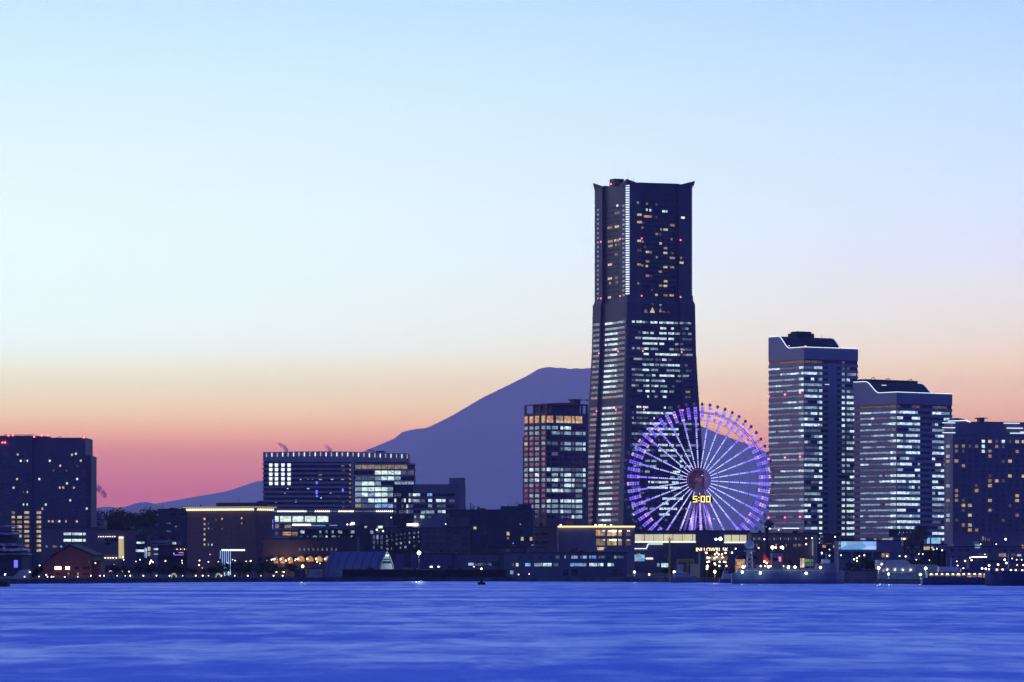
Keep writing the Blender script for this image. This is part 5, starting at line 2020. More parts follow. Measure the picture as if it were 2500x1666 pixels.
build_carpark('L', 'open steel car park, pale-lit between dark braces, behind the arcade hall', 730, 868, 2300, 1293, 1330, 3, 9, 0, 5)
build_carpark('R', 'sloping-decked steel car park, pale-lit, left of the big cyan lamp', 940, 1028, 2250, 1304, 1347, 4, 8, 2.2, 9)
b = block('dark_stair_block', 'dark windowless block between the two car parks', 869, 903, 1288, 2280, NAVY, 25, ((890, 896, 1285, 1289, CB),)); b.finish()
b = block('car_park_lobby', 'narrow lit lobby with a diagonal truss at the edge of the sloping car park', 903, 938, 1296, 2260, NAVY, 22,
          scaled([(25, 65, 668, 718, CM), (120, 160, 675, 705, CD), (62, 90, 740, 795, CD), (110, 140, 735, 795, CM), (170, 205, 740, 795, CD), (62, 90, 815, 865, CD), (115, 140, 815, 865, CD), (170, 200, 815, 865, CD), (62, 85, 890, 935, CD), (170, 195, 890, 935, CD), (250, 266, 740, 780, CB), (250, 266, 820, 860, CB), (130, 200, 605, 640, GB)], *Z5)); b.finish()
b = block('long_dark_wall', 'long plain dark building above the vaulted hall', 868, 1145, 1290, 2420, wall_mat('umber_wall', (0.15, 0.13, 0.14), 0.75), 30, (), steps=((878, 940, 1256), (1088, 1142, 1262))); b.finish()
b = block('dark_terrace_block', 'broad dark stepped block with a few single yellow windows', 1096, 1302, 1246, 2480, NAVY, 40,
          scaled([(1230, 1266, 688, 735, OR), (1228, 1262, 838, 860, WM), (1486, 1528, 618, 655, WB), (1958, 1998, 690, 740, WB), (1960, 1990, 768, 795, WM), (2160, 2196, 765, 815, WB), (2285, 2320, 765, 815, WB), (1118, 1132, 705, 730, CM), (1645, 1655, 695, 718, CD), (2140, 2160, 575, 590, CM), (2040, 2058, 840, 860, CM)], *Z5),
          steps=((1222, 1266, 1236), (1264, 1298, 1231)))
mast = MB()
s = KPX * 2480
u0, u1 = b.U(1148), b.U(1157)
for x in (u0, u1):
    mast.bar((x, 8, b.Z(1247)), (x, 8, b.Z(1229 if x == u0 else 1235)), 0.45)
mast.bar((u0, 8, b.Z(1229)), (u1, 8, b.Z(1235)), 0.35).bar((u0, 8, b.Z(1246)), (u1, 8, b.Z(1236)), 0.35).bar((u0, 8, b.Z(1236)), (u1, 8, b.Z(1246)), 0.35)
b.part('lattice_mast', STEEL, mast)
for (px, py) in ((1241, 1229), (1250, 1228), (1260, 1222), (1265, 1226), (1177, 1242), (1181, 1243)):
    b.part('antenna', STEEL, MB().tube((b.U(px), 9, b.Z(1246)), (b.U(px), 9, b.Z(py)), 0.25, 0.12, 6))
b.finish()


# ---- vaulted hall
def build_vault():
    b = Bld('vaulted_hall', 'blue pointed-vault hall with a pale shield-shaped end wall on the quay', 927, 1722, 58, 963, 790)
    W, D, Z = b.W, b.D, b.Z
    H = Z(1347)
    blue = wall_mat('blue_roof_sheet', (0.05, 0.065, 0.19), 0.5, 0.12, 0.2, 0.4)
    pale = wall_mat('pale_end_wall', (0.42, 0.46, 0.44), 0.7, 0.08, 0.2)
    n = 9
    half = [(math.sin(PI / 2 * (1 - t)) ** 0.8, t) for t in [i / n for i in range(n + 1)]]
    right = [(W / 2 + W / 2 * (1 - t ** 2.1), H * t) for t in [i / n for i in range(n + 1)]]
    left = [(W / 2 - W / 2 * (1 - t ** 2.1), H * t) for t in [i / n for i in range(n + 1)]]
    prof = right + list(reversed(left))[1:]
    b.part('roof', blue, MB().extrude_y(prof, 0.4, D))
    inner = [((x - W / 2) * 0.9 + W / 2, z * 0.95) for x, z in prof]
    b.part('end_wall', pale, MB().extrude_y(inner, 0.1, 0.42))
    rim = MB().path([(x, 0.15, z) for x, z in prof], 0.5, 0, (0, 1, 0))
    b.part('arch_trim', wall_mat('vault_trim', (0.22, 0.25, 0.34), 0.6), rim)
    for k in range(7):
        z = H
        y = D * (k + 0.5) / 7
        rb = MB().path([((x - W / 2) * 1.01 + W / 2, y, zz + 0.03) for x, zz in prof], 0.22, 0, (0, 1, 0))
        b.part('roof_seam', blue, rb)
    for r, py0, py1 in ((0, 1364.5, 1367.5), (1, 1370, 1376)):
        for i in range(6):
            u = b.U(934.5 + 3.75 * i)
            b.pane('r', u - 0.35, u + 0.35, Z(py1), Z(py0), GLASS, 0.05, 1, 0.2)
    for px in (943.5, 947.5):
        b.wpx(px - 0.8, px + 0.8, 1355.5, 1357.5, WHL, 0.05, 2, 0.2, 'lamp')
    for i in range(7):
        b.wpx(929.5 + 4.4 * i, 932.5 + 4.4 * i, 1394, 1397.5, CD if i > 3 else CM, 0.05, 2, 0.2)
    b.wpx(926, 933, 1405, 1407, WHL, -0.1, 2, 0.2, 'lamp')
    b.finish()


build_vault()
b = block('pale_shed', 'pale green-grey container shed beside the blue vaulted hall', 752, 785, 1389, 1708, wall_mat('shed_sheet', (0.36, 0.42, 0.38), 0.6), 8, scaled([(340, 346, 780, 895, GLASS), (470, 545, 840, 848, GLASS)], 700, 1270, 360 / 2353.0), faint=0); b.finish()
b = block('blue_shed', 'small dark blue shed next to the pale container shed', 720, 746, 1393, 1712, NAVY, 7, (), faint=0); b.finish()
b = block('quay_shed', 'long low black shed in front of the navy warehouses', 836, 1235, 1393, 1716, wall_mat('tar_black', (0.03, 0.03, 0.035), 0.85), 10, (), steps=((1008, 1020, 1388),), faint=0); b.finish()
b = block('navy_warehouse', 'navy-walled warehouse with a wide dark doorway, right of the vaulted hall', 966, 1112, 1353, 1780, wall_mat('navy_sheet_a', (0.10, 0.12, 0.20), 0.65), 40,
          scaled([(500, 595, 1010, 1190, GLASS), (870, 905, 1178, 1194, WHL), (988, 1000, 1180, 1194, WHL), (1010, 1024, 1178, 1190, CM), (1115, 1180, 1175, 1192, GLASS)], *Z5), faint=0); b.finish()
b = block('navy_warehouse', 'navy-walled warehouse with a long row of dim blue windows', 1112, 1228, 1354, 1776, wall_mat('navy_sheet_b', (0.09, 0.11, 0.18), 0.65), 40,
          scaled([(1415, 1490, 1130, 1168, BL), (1505, 1535, 1140, 1168, CD), (1545, 1620, 1135, 1170, CD), (1640, 1660, 1140, 1165, CD), (1685, 1740, 1135, 1168, CD), (1750, 1860, 1110, 1170, GLASS)], *Z5)); b.finish()
z7b = (1280, 1320, 280 / 2353.0)
rows = []
for (x0, x1, m) in ((965, 1000, CM), (1010, 1095, BL), (1150, 1185, CD), (1200, 1280, BL), (1335, 1370, CM), (1385, 1470, BL), (1525, 1560, CD), (1575, 1660, CD), (1845, 1890, CM), (1905, 1985, CD), (2005, 2030, CD), (645, 720, CD), (825, 850, CM)):
    rows.append((x0, x1, 313, 370, m))
for (x0, x1, m) in ((20, 125, BL), (205, 285, CM), (290, 370, CM), (385, 470, CB), (475, 560, CB), (600, 700, CD), (940, 1030, BL), (1035, 1120, CM), (1125, 1200, BL), (1205, 1275, CM), (1335, 1410, GB), (1415, 1490, CB), (1505, 1560, CM), (1562, 1620, CB), (1710, 1775, CB), (1785, 1840, CM), (-170, -120, GB), (-250, -215, WD)):
    rows.append((x0, x1, 465, 527, m))
rows += [(790, 900, 590, 715, GLASS), (970, 1090, 590, 715, GLASS), (1815, 2040, 590, 715, GLASS), (-290, -225, 615, 690, CM)]
b = block('harbour_office', 'long navy harbour office with two rows of bright blue-white windows', 1229, 1530, 1351, 1772, wall_mat('navy_sheet_c', (0.09, 0.11, 0.19), 0.65), 40, scaled(rows, *z7b), steps=((1290, 1330, 1338),)); b.finish()
b = block('roof_workshop', 'dark workshop block rising behind the harbour office', 1196, 1330, 1338, 1880, wall_mat('navy_sheet_d', (0.10, 0.11, 0.17), 0.7), 30, ((1303.5, 1308, 1337.5, 1343, CM), (1297, 1303, 1330, 1332, CM))); b.finish()


# ---- brown pair with a yellow roof line
b = block('brown_depot', 'brown square depot with dark slots, left of the yellow roof line', 1305, 1354, 1288, 2160, BROWN, 25, scaled([(615, 685, 360, 395, GLASS), (700, 808, 360, 395, GLASS), (625, 685, 480, 515, GLASS), (700, 808, 480, 515, GLASS)], *Z7), faint=0); b.finish()
rest = []
for (x0, x1, m) in ((1500, 1560, OR), (1565, 1630, WM), (1660, 1730, OR), (1735, 1795, WB), (1820, 1870, OR), (1930, 2000, WD)):
    rest.append((x0, x1, 320, 405, m))
    rest.append((x0, x1, 450, 540, m if m is not OR else WM))
for (x0, x1) in ((1595, 1630), (1680, 1795), (1825, 1868), (1945, 1985)):
    rest.append((x0, x1, 322, 346, WHL))
    rest.append((x0, x1, 452, 474, YEL))
b = block('restaurant_hall', 'hall with a bright yellow line along its roof and amber restaurant windows', 1363, 1549, 1288, 2180, wall_mat('hall_panel', (0.30, 0.25, 0.25), 0.7), 35, scaled(rest, *Z7), faint=0)
b.box('roof_line_light', NEONW, -0.3, b.W + 0.3, -0.9, -0.3, b.Z(1288), b.Z(1284.3))
b.wpx(1458, 1478, 1337, 1343.5, WB, -0.5, 2)
b.box('roof_kiosk', BROWN, b.U(1384), b.U(1400), 5, 12, b.Z(1288), b.Z(1272))
for (x, k) in ((1367, WHL), (1452, ORL), (1462, WHL), (1468, WHL), (1475, ORL), (1490, WHL)):
    b.box('roof_lamp', k, b.U(x), b.U(x + 4), 0.5, 1.2, b.Z(1283), b.Z(1281))
b.finish()


# ---- mall below the wheel with the glowing screen
def build_mall():
    b = Bld('mall_block', 'dark mall with long glowing cream screens, in front of the ferris wheel', 1546, 2330, 0, 1832, None, 40)
    b.part('wall', wall_mat('mall_wall', (0.13, 0.12, 0.15), 0.7), MB().box(0, b.W, 0, 40, 0, b.Z(1297)))
    b.part('parapet', ROOFM, MB().box(-0.3, b.W + 0.3, -0.4, 40.3, b.Z(1297), b.Z(1295)))
    sc = lit_mat('screen_cream', (1.0, 0.92, 0.58), 0.62, 0.22, (0.5, 0.5, 0.1))
    sb = lamp_mat('screen_foot', (0.97, 1.0, 0.72), 1.25)
    f = Z4B[2]
    ed = [205, 368, 528, 690, 850, 1008, 1180, 1235]
    for a, c in zip(ed, ed[1:]):
        b.wpx(1520 + (a + 5) * f, 1520 + (c - 5) * f, 1305, 1321.5, sc, -0.2, 3, 0.3, 'screen_panel')
    b.wpx(1550, 1698.5, 1321.7, 1325.2, sb, -0.25, 3, 0.3, 'screen_foot')
    for a, c in ((1715, 1838), (1842, 1972), (1976, 2095)):
        b.wpx(1520 + (a + 4) * f, 1520 + (c - 4) * f, 1306.5, 1322.5, sc, -0.2, 3, 0.3, 'screen_panel')
    b.wpx(1768, 1823, 1322.7, 1326.3, sb, -0.25, 3, 0.3, 'screen_foot')
    z1, z2 = b.Z(1340), b.Z(1328.5)
    b.part('neon_zigzag', NEON, MB().path([(b.U(1546), -0.6, z1), (b.U(1578), -0.6, z1), (b.U(1582.3), -0.6, z2), (b.U(1618), -0.6, z2)], 0.45, 0, (0, 1, 0)))
    for (x0, x1, y0, y1, m) in ((180, 240, 655, 765, BL), (240, 300, 640, 765, CM), (300, 372, 655, 765, BL), (395, 510, 713, 727, WHL), (655, 770, 800, 865, CB), (583, 622, 800, 862, CM)):
        b.wpx(1520 + x0 * f, 1520 + x1 * f, 1260 + y0 * f, 1260 + y1 * f, m, -0.2, 2)
    # lettering in lights
    b.box('sign_board', DARKW, b.U(1697), b.U(1779), -1.0, -0.6, b.Z(1349), b.Z(1336.5))
    cu = bpy.data.curves.new('lettering', 'FONT')
    cu.body = 'INI LOWRL SK'
    cu.align_x = 'CENTER'
    cu.align_y = 'CENTER'
    cu.size = 3.6
    cu.extrude = 0.1
    to = bpy.data.objects.new('lettering', cu)
    COL.objects.link(to)
    dg = bpy.context.evaluated_depsgraph_get()
    me = bpy.data.meshes.new_from_object(to.evaluated_get(dg))
    bpy.data.objects.remove(to)
    lo = bpy.data.objects.new('sign_lettering', me)
    me.materials.clear()
    me.materials.append(lamp_mat('letters_yellow', (1.0, 0.90, 0.42), 2.2))
    COL.objects.link(lo)
    lo.parent = b.root
    lo.rotation_euler = (R(90), 0, 0)
    wd = max(v.co.x for v in me.vertices) - min(v.co.x for v in me.vertices)
    lo.scale = ((b.U(1777) - b.U(1699)) / wd, 0.85, 1)
    lo.location = ((b.U(1697) + b.U(1779)) / 2, -1.15, b.Z(1342.6))
    b.finish()


build_mall()

# ---- brown mall with slit windows and the umbrella-roofed tower
rows = []
for i, x in enumerate((305, 330, 390, 415, 440, 470, 498, 560, 575, 630, 655, 712, 745, 785, 815, 875, 905, 940, 975, 1030, 1060, 1108, 1140)):
    rows.append((x, x + 12, 345, 382, (CD, WD, CM)[i % 3]))
    if i % 4 == 0 or x > 1000:
        rows.append((x, x + 12, 447, 490, WM if i % 3 else WB))
b = block('brown_mall', 'brown-walled mall with two rows of slit windows behind the moored ships', 1834, 1986, 1303, 2230, wall_mat('mall_brick', (0.26, 0.17, 0.13), 0.75), 35, scaled(rows, *Z5B), faint=0)
b.part('terrace_light', NEON, MB().bar((b.U(1912), 3, b.Z(1290)), (b.U(1952), 3, b.Z(1290)), 0.5))
b.part('terrace_rail', STEEL, MB().bar((b.U(1912), 3, b.Z(1303)), (b.U(1912), 3, b.Z(1290)), 0.3).bar((b.U(1952), 3, b.Z(1303)), (b.U(1952), 3, b.Z(1290)), 0.3))
b.part('neon_column', NEON, MB().box(b.U(1984.2), b.U(1987.2), -1.2, -0.6, b.Z(1357), b.Z(1320)))
b.part('neon_column', NEON, MB().box(b.U(1987.3), b.U(1989.8), -1.1, -0.6, b.Z(1343), b.Z(1326)))
b.finish()


def build_umbrella_tower():
    Y = 2140
    o = thing('umbrella_tower', 'dark slender tower with a wide umbrella roof, beside the brown mall', 'tower', (pos(1877, Y), Y, G0))
    zt, ze = hgt(1270.5, Y) - G0, hgt(1280, Y) - G0
    s = KPX * Y
    MB().dome_ring([(15.8 * s, ze), (13 * s, ze + 0.7), (7 * s, ze + 1.6), (1.5, zt - 0.2), (0.4, zt + 0.4)], 16).build('roof', STEEL, o)
    MB().dome_ring([(11 * s, ze - 2.2), (11 * s, ze)], 12).build('lantern', STEEL, o)
    MB().tube((-1.2, 0, 0), (-1.2, 0, ze - 2), 1.3, 1.1, 10).build('shaft', STEEL, o)
    MB().tube((-2, 0, zt), (-2, 0, zt + 4.5), 0.3, 0.1, 6).build('finial', STEEL, o)
    for i in range(5):
        MB().sphere(((-14 + 7 * i) * s, -2.0, ze - 1.4), 0.3, 6, 5).build('lamp', CM, o)


build_umbrella_tower()

# ---- right side halls
b = block('dark_hall', 'dark hall with two amber windows, right of the white neon column', 1995, 2048, 1306, 2150, NAVY, 30,
          scaled([(570, 640, 345, 400, OR), (790, 860, 345, 400, OR), (500, 520, 205, 235, CB), (500, 520, 285, 310, CB), (525, 585, 150, 190, CD), (525, 585, 240, 275, CD), (865, 893, 255, 328, CB), (540, 770, 312, 322, CD), (825, 845, 165, 188, CM)], 1940, 1290, 280 / 2353.0)); b.finish()
pb = lit_mat('sky_blue_screen', (0.22, 0.55, 0.95), 0.85, 0.45, (0.12, 0.12, 0.3))
b = block('blue_screen_hall', 'low hall with a long softly lit sky-blue front', 2048, 2206, 1321, 2100, wall_mat('screen_hall_wall', (0.20, 0.20, 0.30), 0.7), 30, (), faint=0)
for i in range(4):
    b.wpx(2053 + 21.6 * i, 2074.2 + 21.6 * i, 1322.5, 1342, pb, -0.2, 3, 0.3, 'screen_panel')
b.wpx(2047.5, 2051.5, 1323, 1331, CM, -0.2, 2); b.wpx(2047.5, 2051.5, 1335, 1342, CM, -0.2, 2)
b.box('canopy', WHITE, b.U(2052), b.U(2176), -4.0, -0.2, b.Z(1347), b.Z(1345.8))
for px in (2079, 2109, 2129, 2160):
    b.box('canopy_post', WHITE, b.U(px) - 0.25, b.U(px) + 0.25, -3.6, -3.1, 0, b.Z(1347))
b.wpx(2152, 2171, 1351, 1361, WM, -0.2, 2)
b.finish()
b = block('violet_terrace', 'low violet-walled terrace building with a short sky-blue lit front, below the hotel slab', 2258, 2312, 1330, 2080, wall_mat('terrace_violet', (0.24, 0.20, 0.27), 0.7), 25, ((2263, 2270, 1313.5, 1327.5, pb), (2274, 2296, 1313.5, 1327.5, pb)), steps=((2260, 2300, 1312),))
for (x0, x1) in ((2251.5, 2257), (2258.5, 2264), (2265, 2269), (2273, 2277)):
    b.wpx(x0 + 1, x1 + 1, 1335, 1343, WB, -0.2, 2)
b.finish()
b = block('dark_roof_shed', 'broad shed with a black roof left of the moored vessels, behind them', 2252, 2309, 1346, 1900, wall_mat('black_roof', (0.03, 0.03, 0.035), 0.8), 20, (), faint=0); b.finish()
b = block('low_hotel_wing', 'low violet wing in front of the hotel slab with small warm windows', 2312, 2540, 1336, 2300, wall_mat('wing_violet', (0.22, 0.19, 0.26), 0.7), 30,
          scaled([(1610, 1690, 425, 488, CM), (1645, 1665, 435, 485, CB), (1720, 1745, 312, 372, WM), (1765, 1775, 330, 370, WM), (1800, 1835, 340, 380, WD), (2320, 2353, 435, 490, WM)], *Z6B), steps=((2390, 2540, 1322), (2330, 2380, 1328))); b.finish()
b = block('quay_restaurant', 'quay restaurant with a flat black roof and a pale yellow lit window', 2412, 2540, 1371, 1800, wall_mat('resto_wall', (0.20, 0.16, 0.20), 0.7), 18,
          scaled([(1975, 2080, 565, 615, WM), (2160, 2225, 572, 605, WD), (2250, 2310, 580, 610, WB)], *Z6B), steps=((2414, 2440, 1352),)); b.finish()


# ---- hammerhead crane
def build_hammerhead():
    Y = 1745
    s = KPX * Y
    o = thing('hammerhead_crane', 'black hammerhead crane on braced legs above the moored vessels', 'crane', (pos(2228, Y), Y, G0))
    def X(px):
        return (px - 2228) * s

    def Z_(py):
        return hgt(py, Y) - G0
    for x in (2206, 2228, 2251):
        for yy in (-3, 3):
            MB().bar((X(x), yy, 0), (X(x), yy, Z_(1330)), 0.75).build('leg', STEEL, o)
    for (a, c) in ((2206, 2228), (2228, 2251)):
        for (z0, z1) in ((0.5, Z_(1362)), (Z_(1362), Z_(1332))):
            for yy in (-3.1, 3.1):
                MB().bar((X(a), yy, z0), (X(c), yy, z1), 0.4).build('brace', STEEL, o)
                MB().bar((X(c), yy, z0), (X(a), yy, z1), 0.4).build('brace', STEEL, o)
    MB().prism([(X(2203), -4), (X(2254), -4), (X(2254), 4), (X(2203), 4)], Z_(1334), Z_(1318)).build('portal', STEEL, o)
    MB().dome_ring([(3.6, Z_(1318)), (3.4, Z_(1300))], 14, (X(2226), 0)).build('turntable', STEEL, o)
    MB().box(X(2233), X(2263), -3, 3, Z_(1317), Z_(1286)).box(X(2235), X(2261), -2.6, 2.6, Z_(1286), Z_(1284.4)).build('counterweight', STEEL, o)
    jib = MB()
    for yy in (-1.6, 1.6):
        jib.bar((X(2172), yy, Z_(1294)), (X(2236), yy, Z_(1296)), 0.6)
        jib.bar((X(2172), yy, Z_(1309)), (X(2236), yy, Z_(1314)), 0.6)
        for k in range(7):
            xa, xb = 2172 + 9.1 * k, 2172 + 9.1 * (k + 1)
            jib.bar((X(xa), yy, Z_(1294.3)), (X(xb), yy, Z_(1311)), 0.35)
            jib.bar((X(xa), yy, Z_(1310)), (X(xa), yy, Z_(1294.3)), 0.35)
    jib.box(X(2173), X(2192), -1.5, 1.5, Z_(1308), Z_(1296))
    jib.build('jib', STEEL, o)
    MB().sphere((X(2207), -2.2, Z_(1316)), 0.36, 8, 6).build('lamp', ORL, o)


build_hammerhead()


# ------------------------------------------------------------------ boats
SHIPW = wall_mat('ship_white', (0.46, 0.50, 0.50), 0.5, 0.08, 0.2)
SHIPD = wall_mat('ship_navy', (0.06, 0.08, 0.16), 0.5, 0.1, 0.2)


def hull_mesh(L, B, H, bow=0.2, z0=-0.4, sheer=0.25):
    """Boat hull along x, bow at +x."""
    prof = [(-0.5, 0.42), (-0.25, 0.5), (0.1, 0.5), (0.5 - bow, 0.44), (0.5 - bow * 0.4, 0.24), (0.5, 0.02)]
    mb = MB()
    vs_, n = [], len(prof)
    for lvl, (z, k) in enumerate(((z0, 0.78), (H * 0.4, 0.94), (H, 1.0))):
        for t, w in prof:
            x = t * L * (0.93 + 0.07 * k) if t > 0.1 else t * L
            vs_.append((x, -w * B * k, z + (sheer * H * max(0, t) * 1.5 if lvl == 2 else 0)))
        for t, w in reversed(prof):
            x = t * L * (0.93 + 0.07 * k) if t > 0.1 else t * L
            vs_.append((x, w * B * k, z + (sheer * H * max(0, t) * 1.5 if lvl == 2 else 0)))
    m = 2 * n
    fs = [tuple(range(m - 1, -1, -1)), tuple(range(2 * m, 3 * m))]
    for j in range(2):
        for i in range(m):
            a, b_ = j * m + i, j * m + (i + 1) % m
            fs.append((a, b_, b_ + m, a + m))
    return mb.add(vs_, fs)


def boat(name, label, px0, px1, Y, deck, hullmat, decks, mast=None, wins=(), bow_left=False, beam=9.0, cat='ship'):
    """decks: (px0, px1, py_low, py_high, material); wins: (px0, px1, py0, py1, material, distance in front)."""
    s_ = KPX * Y
    mid = (px0 + px1) / 2
    o = thing(name, label, cat, (pos(mid, Y), Y, 0.0))

    def X(px):
        return (px - mid) * s_

    def Z_(py):
        return hgt(py, Y)
    L = (px1 - px0) * s_
    h = hull_mesh(L, beam, Z_(deck))
    if bow_left:
        h.v = [(-x, -y, z) for x, y, z in h.v]
    h.build('hull', hullmat, o)
    for k, (a, c, lo, hi, m) in enumerate(decks):
        w = beam * (0.36 - 0.03 * k)
        MB().prism([(X(a), -w), (X(c), -w), (X(c), w), (X(a), w)], Z_(lo) - 0.3, Z_(hi),
                   [(X(a) + 0.15, -w), (X(c) - 0.3, -w), (X(c) - 0.3, w), (X(a) + 0.15, w)]).build('deckhouse', m, o)
    for (a, c, y0, y1, m, d) in wins:
        cube('window', m, o, X(a), X(c), -d - 0.1, -d + 0.1, Z_(y1), Z_(y0))
    if mast:
        px, top, lo = mast
        MB().tube((X(px), 0, Z_(lo) - 0.5), (X(px), 0, Z_(top)), 0.28, 0.1, 7).build('mast', SHIPW, o)
        MB().bar((X(px) - 2, 0, Z_(top) * 0.75 + Z_(lo) * 0.25), (X(px) + 2, 0, Z_(top) * 0.75 + Z_(lo) * 0.25), 0.16).build('yard', SHIPW, o)
    rail = MB()
    zr = Z_(deck) + 1.0
    rail.bar((-L * 0.46, -beam * 0.44, zr), (L * 0.3, -beam * 0.44, zr), 0.07)
    for i in range(9):
        x = -L * 0.46 + L * 0.76 * i / 8
        rail.bar((x, -beam * 0.44, zr - 1.0), (x, -beam * 0.44, zr), 0.07)
    rail.build('railing', SHIPW, o)
    return o, X, Z_


# patrol ship with the radar ball
o, X, Z_ = boat('patrol_ship', 'blue-grey patrol ship carrying a big pale radar ball on a tower', 1786, 2062, 1545, 1400, wall_mat('ship_slate', (0.075, 0.095, 0.19), 0.5, 0.1, 0.2),
                [(1800, 2040, 1398, 1388, wall_mat('ship_slate_up', (0.10, 0.125, 0.22), 0.5)), (1992, 2040, 1388, 1376, wall_mat('ship_slate_up', (0.10, 0.125, 0.22), 0.5)), (2006, 2026, 1376, 1366, SHIPW)],
                (2017, 1350, 1366), [(2001 + 5 * i, 2004 + 5 * i, 1379, 1382, GLASS, 3.1) for i in range(7)] + [(1988, 1999, 1397, 1400, WM, 3.6), (1842, 1858, 1392, 1396, GLASS, 3.35), (1880, 1906, 1393, 1398, GLASS, 3.35)], beam=11)
rb = MB()
for dx in (-1.2, 1.2):
    for dy in (-1.2, 1.2):
        rb.bar((X(1830) + dx, dy, Z_(1390)), (X(1830) + dx * 0.7, dy * 0.7, Z_(1345)), 0.3)
for k in range(4):
    z0, z1 = Z_(1388) + k * 1.65, Z_(1388) + (k + 1) * 1.65
    rb.bar((X(1830) - 1.1, -1.1, z0), (X(1830) + 1.1, -1.1, z1), 0.2).bar((X(1830) + 1.1, -1.1, z0), (X(1830) - 1.1, -1.1, z1), 0.2)
rb.box(X(1817), X(1843), -2, 2, Z_(1346.5), Z_(1344.5))
rb.build('radar_tower', SHIPW, o)
MB().sphere((X(1830), 0, Z_(1331.5)), 12 * KPX * 1545, 20, 14).build('radar_ball', wall_mat('radar_ball_paint', (0.42, 0.50, 0.46), 0.6), o, True)

for (px, py, m, c, en) in ((1810, 1397, CYL, (0.7, 1.0, 1.0), 180), (1854, 1399, GRL, (0.8, 1.0, 0.8), 180), (1965, 1400, GRL, (0.85, 1.0, 0.85), 100), (1922, 1386, GRL, (0.8, 1, 0.8), 100), (1938, 1385, GRL, (0.8, 1, 0.8), 100), (2000, 1386, WHL, (1, 1, 0.95), 140), (1874, 1384, WHL, (0.9, 0.95, 1.0), 140), (1812, 1385, CYL, (0.7, 1.0, 1.0), 140)):
    dl = MB().sphere((X(px), -6.4, Z_(py)), 0.5, 8, 6).build('deck_lamp', m, o)
    MB().tube((X(px), -5.2, Z_(py)), (X(px), -6.2, Z_(py)), 0.1, 0.1, 6).build('bracket', SHIPW, dl)
    ld = bpy.data.lights.new('deck_light', 'POINT')
    ld.energy = en
    ld.color = c
    ld.shadow_soft_size = 0.4
    lo = bpy.data.objects.new('deck_light', ld)
    COL.objects.link(lo)
    lo.parent = o
    lo.location = (X(px), -7.4, Z_(py))

# moored pale ship, built as a hall on land behind the quay lamps
b = Bld('pale_ship_hall', 'pale green-white ship built as a hall with a sloped shoulder, lit by the quay lamps before it', 2144, 1600, 0, 2292, None, 14)
pdm = wall_mat('pale_ship_hall_paint', (0.44, 0.52, 0.50), 0.55, 0.15, 0.15)
b.part('wall', pdm, MB().extrude_y([(0, 0), (b.U(2246), 0), (b.U(2246), b.Z(1378)), (b.U(2225), b.Z(1378)), (b.U(2212), b.Z(1367.5)), (0, b.Z(1367.5))], 0, 14))
b.part('annex', wall_mat('ship_hall_annex_paint', (0.40, 0.46, 0.34), 0.55), MB().extrude_y([(b.U(2232), 0), (b.W, 0), (b.W, b.Z(1384)), (b.U(2285), b.Z(1379)), (b.U(2236), b.Z(1379))], -1.0, 10))
b.part('roof', ROOFM, MB().extrude_y([(b.U(2214), b.Z(1367.2)), (b.U(2238), b.Z(1378.5)), (b.U(2284), b.Z(1378.5)), (b.U(2280), b.Z(1373)), (b.U(2255), b.Z(1369)), (b.U(2216), b.Z(1366))], 0.5, 13))
b.box('ledge', DARKW, 0, b.U(2232), -0.3, 0.05, b.Z(1401), b.Z(1400.2))
b.box('door', OR, b.U(2154), b.U(2159.5), -0.1, 0.1, b.Z(1396), b.Z(1391))
b.part('derrick', STEEL, MB().bar((b.U(2152), -1, b.Z(1389)), (b.U(2164), -1, b.Z(1369)), 0.25))
for (px, py) in ((2152, 1378), (2166, 1391), (2185, 1391), (2204, 1391.5), (2223, 1391.5)):
    lp = b.part('wall_lamp', WHL, MB().sphere((b.U(px), -0.5, b.Z(py)), 0.27, 8, 6))
b.finish()
b = block('low_barracks', 'long low violet-grey shed between the patrol ship and the pale ship hall', 2058, 2142, 1394, 1606, wall_mat('barracks_violet', (0.17, 0.17, 0.24), 0.7), 10, ((2066, 2069, 1398, 1401, GLASS),), faint=0); b.finish()

# sightseeing boat with its row of lit windows
wn_ = []
for i in range(11):
    a = 2266 + 13.2 * i
    wn_.append((a, a + 10.5, 1401, 1406.5 if i < 7 else 1410, (CM, WM, WM, WB, WM, OR, WM, OR, WM, OR, WB)[i], 3.35))
    wn_.append((a + 3, a + 7, 1400.6, 1402.6, WHL, 3.5))
o, X, Z_ = boat('sightseeing_boat', 'low sightseeing boat with a long row of warm lit windows', 2250, 2420, 1478, 1411, SHIPD,
                [(2262, 2412, 1412, 1397, wall_mat('boat_wine', (0.10, 0.06, 0.08), 0.5)), (2290, 2340, 1397, 1384, SHIPW), (2345, 2400, 1397, 1389, SHIPD)], (2322, 1358, 1384), wn_, beam=9)

# large dark hull at the right edge
o, X, Z_ = boat('dark_ship', 'large dark navy ship with strings of warm deck lamps', 2404, 2600, 1440, 1396, wall_mat('ship_deep_navy', (0.05, 0.06, 0.14), 0.5),
                [(2412, 2470, 1396, 1388, SHIPD), (2430, 2560, 1396, 1391, SHIPD)], (2462, 1350, 1390), (), True, 12)
for i, (px, py, k) in enumerate(((2395, 1388, 0), (2404, 1389, 0), (2413, 1390, 0), (2430, 1391, 1), (2444, 1391, 1), (2452, 1391, 0), (2464, 1393, 1), (2476, 1393, 1), (2492, 1393, 1), (2412, 1381, 0), (2434, 1379, 0), (2450, 1367, 0), (2454, 1375, 0))):
    MB().sphere((X(px), -4.6 if k else -3.4, Z_(py)), 0.34, 8, 6).build('deck_lamp', (WHL, ORL)[k], o)

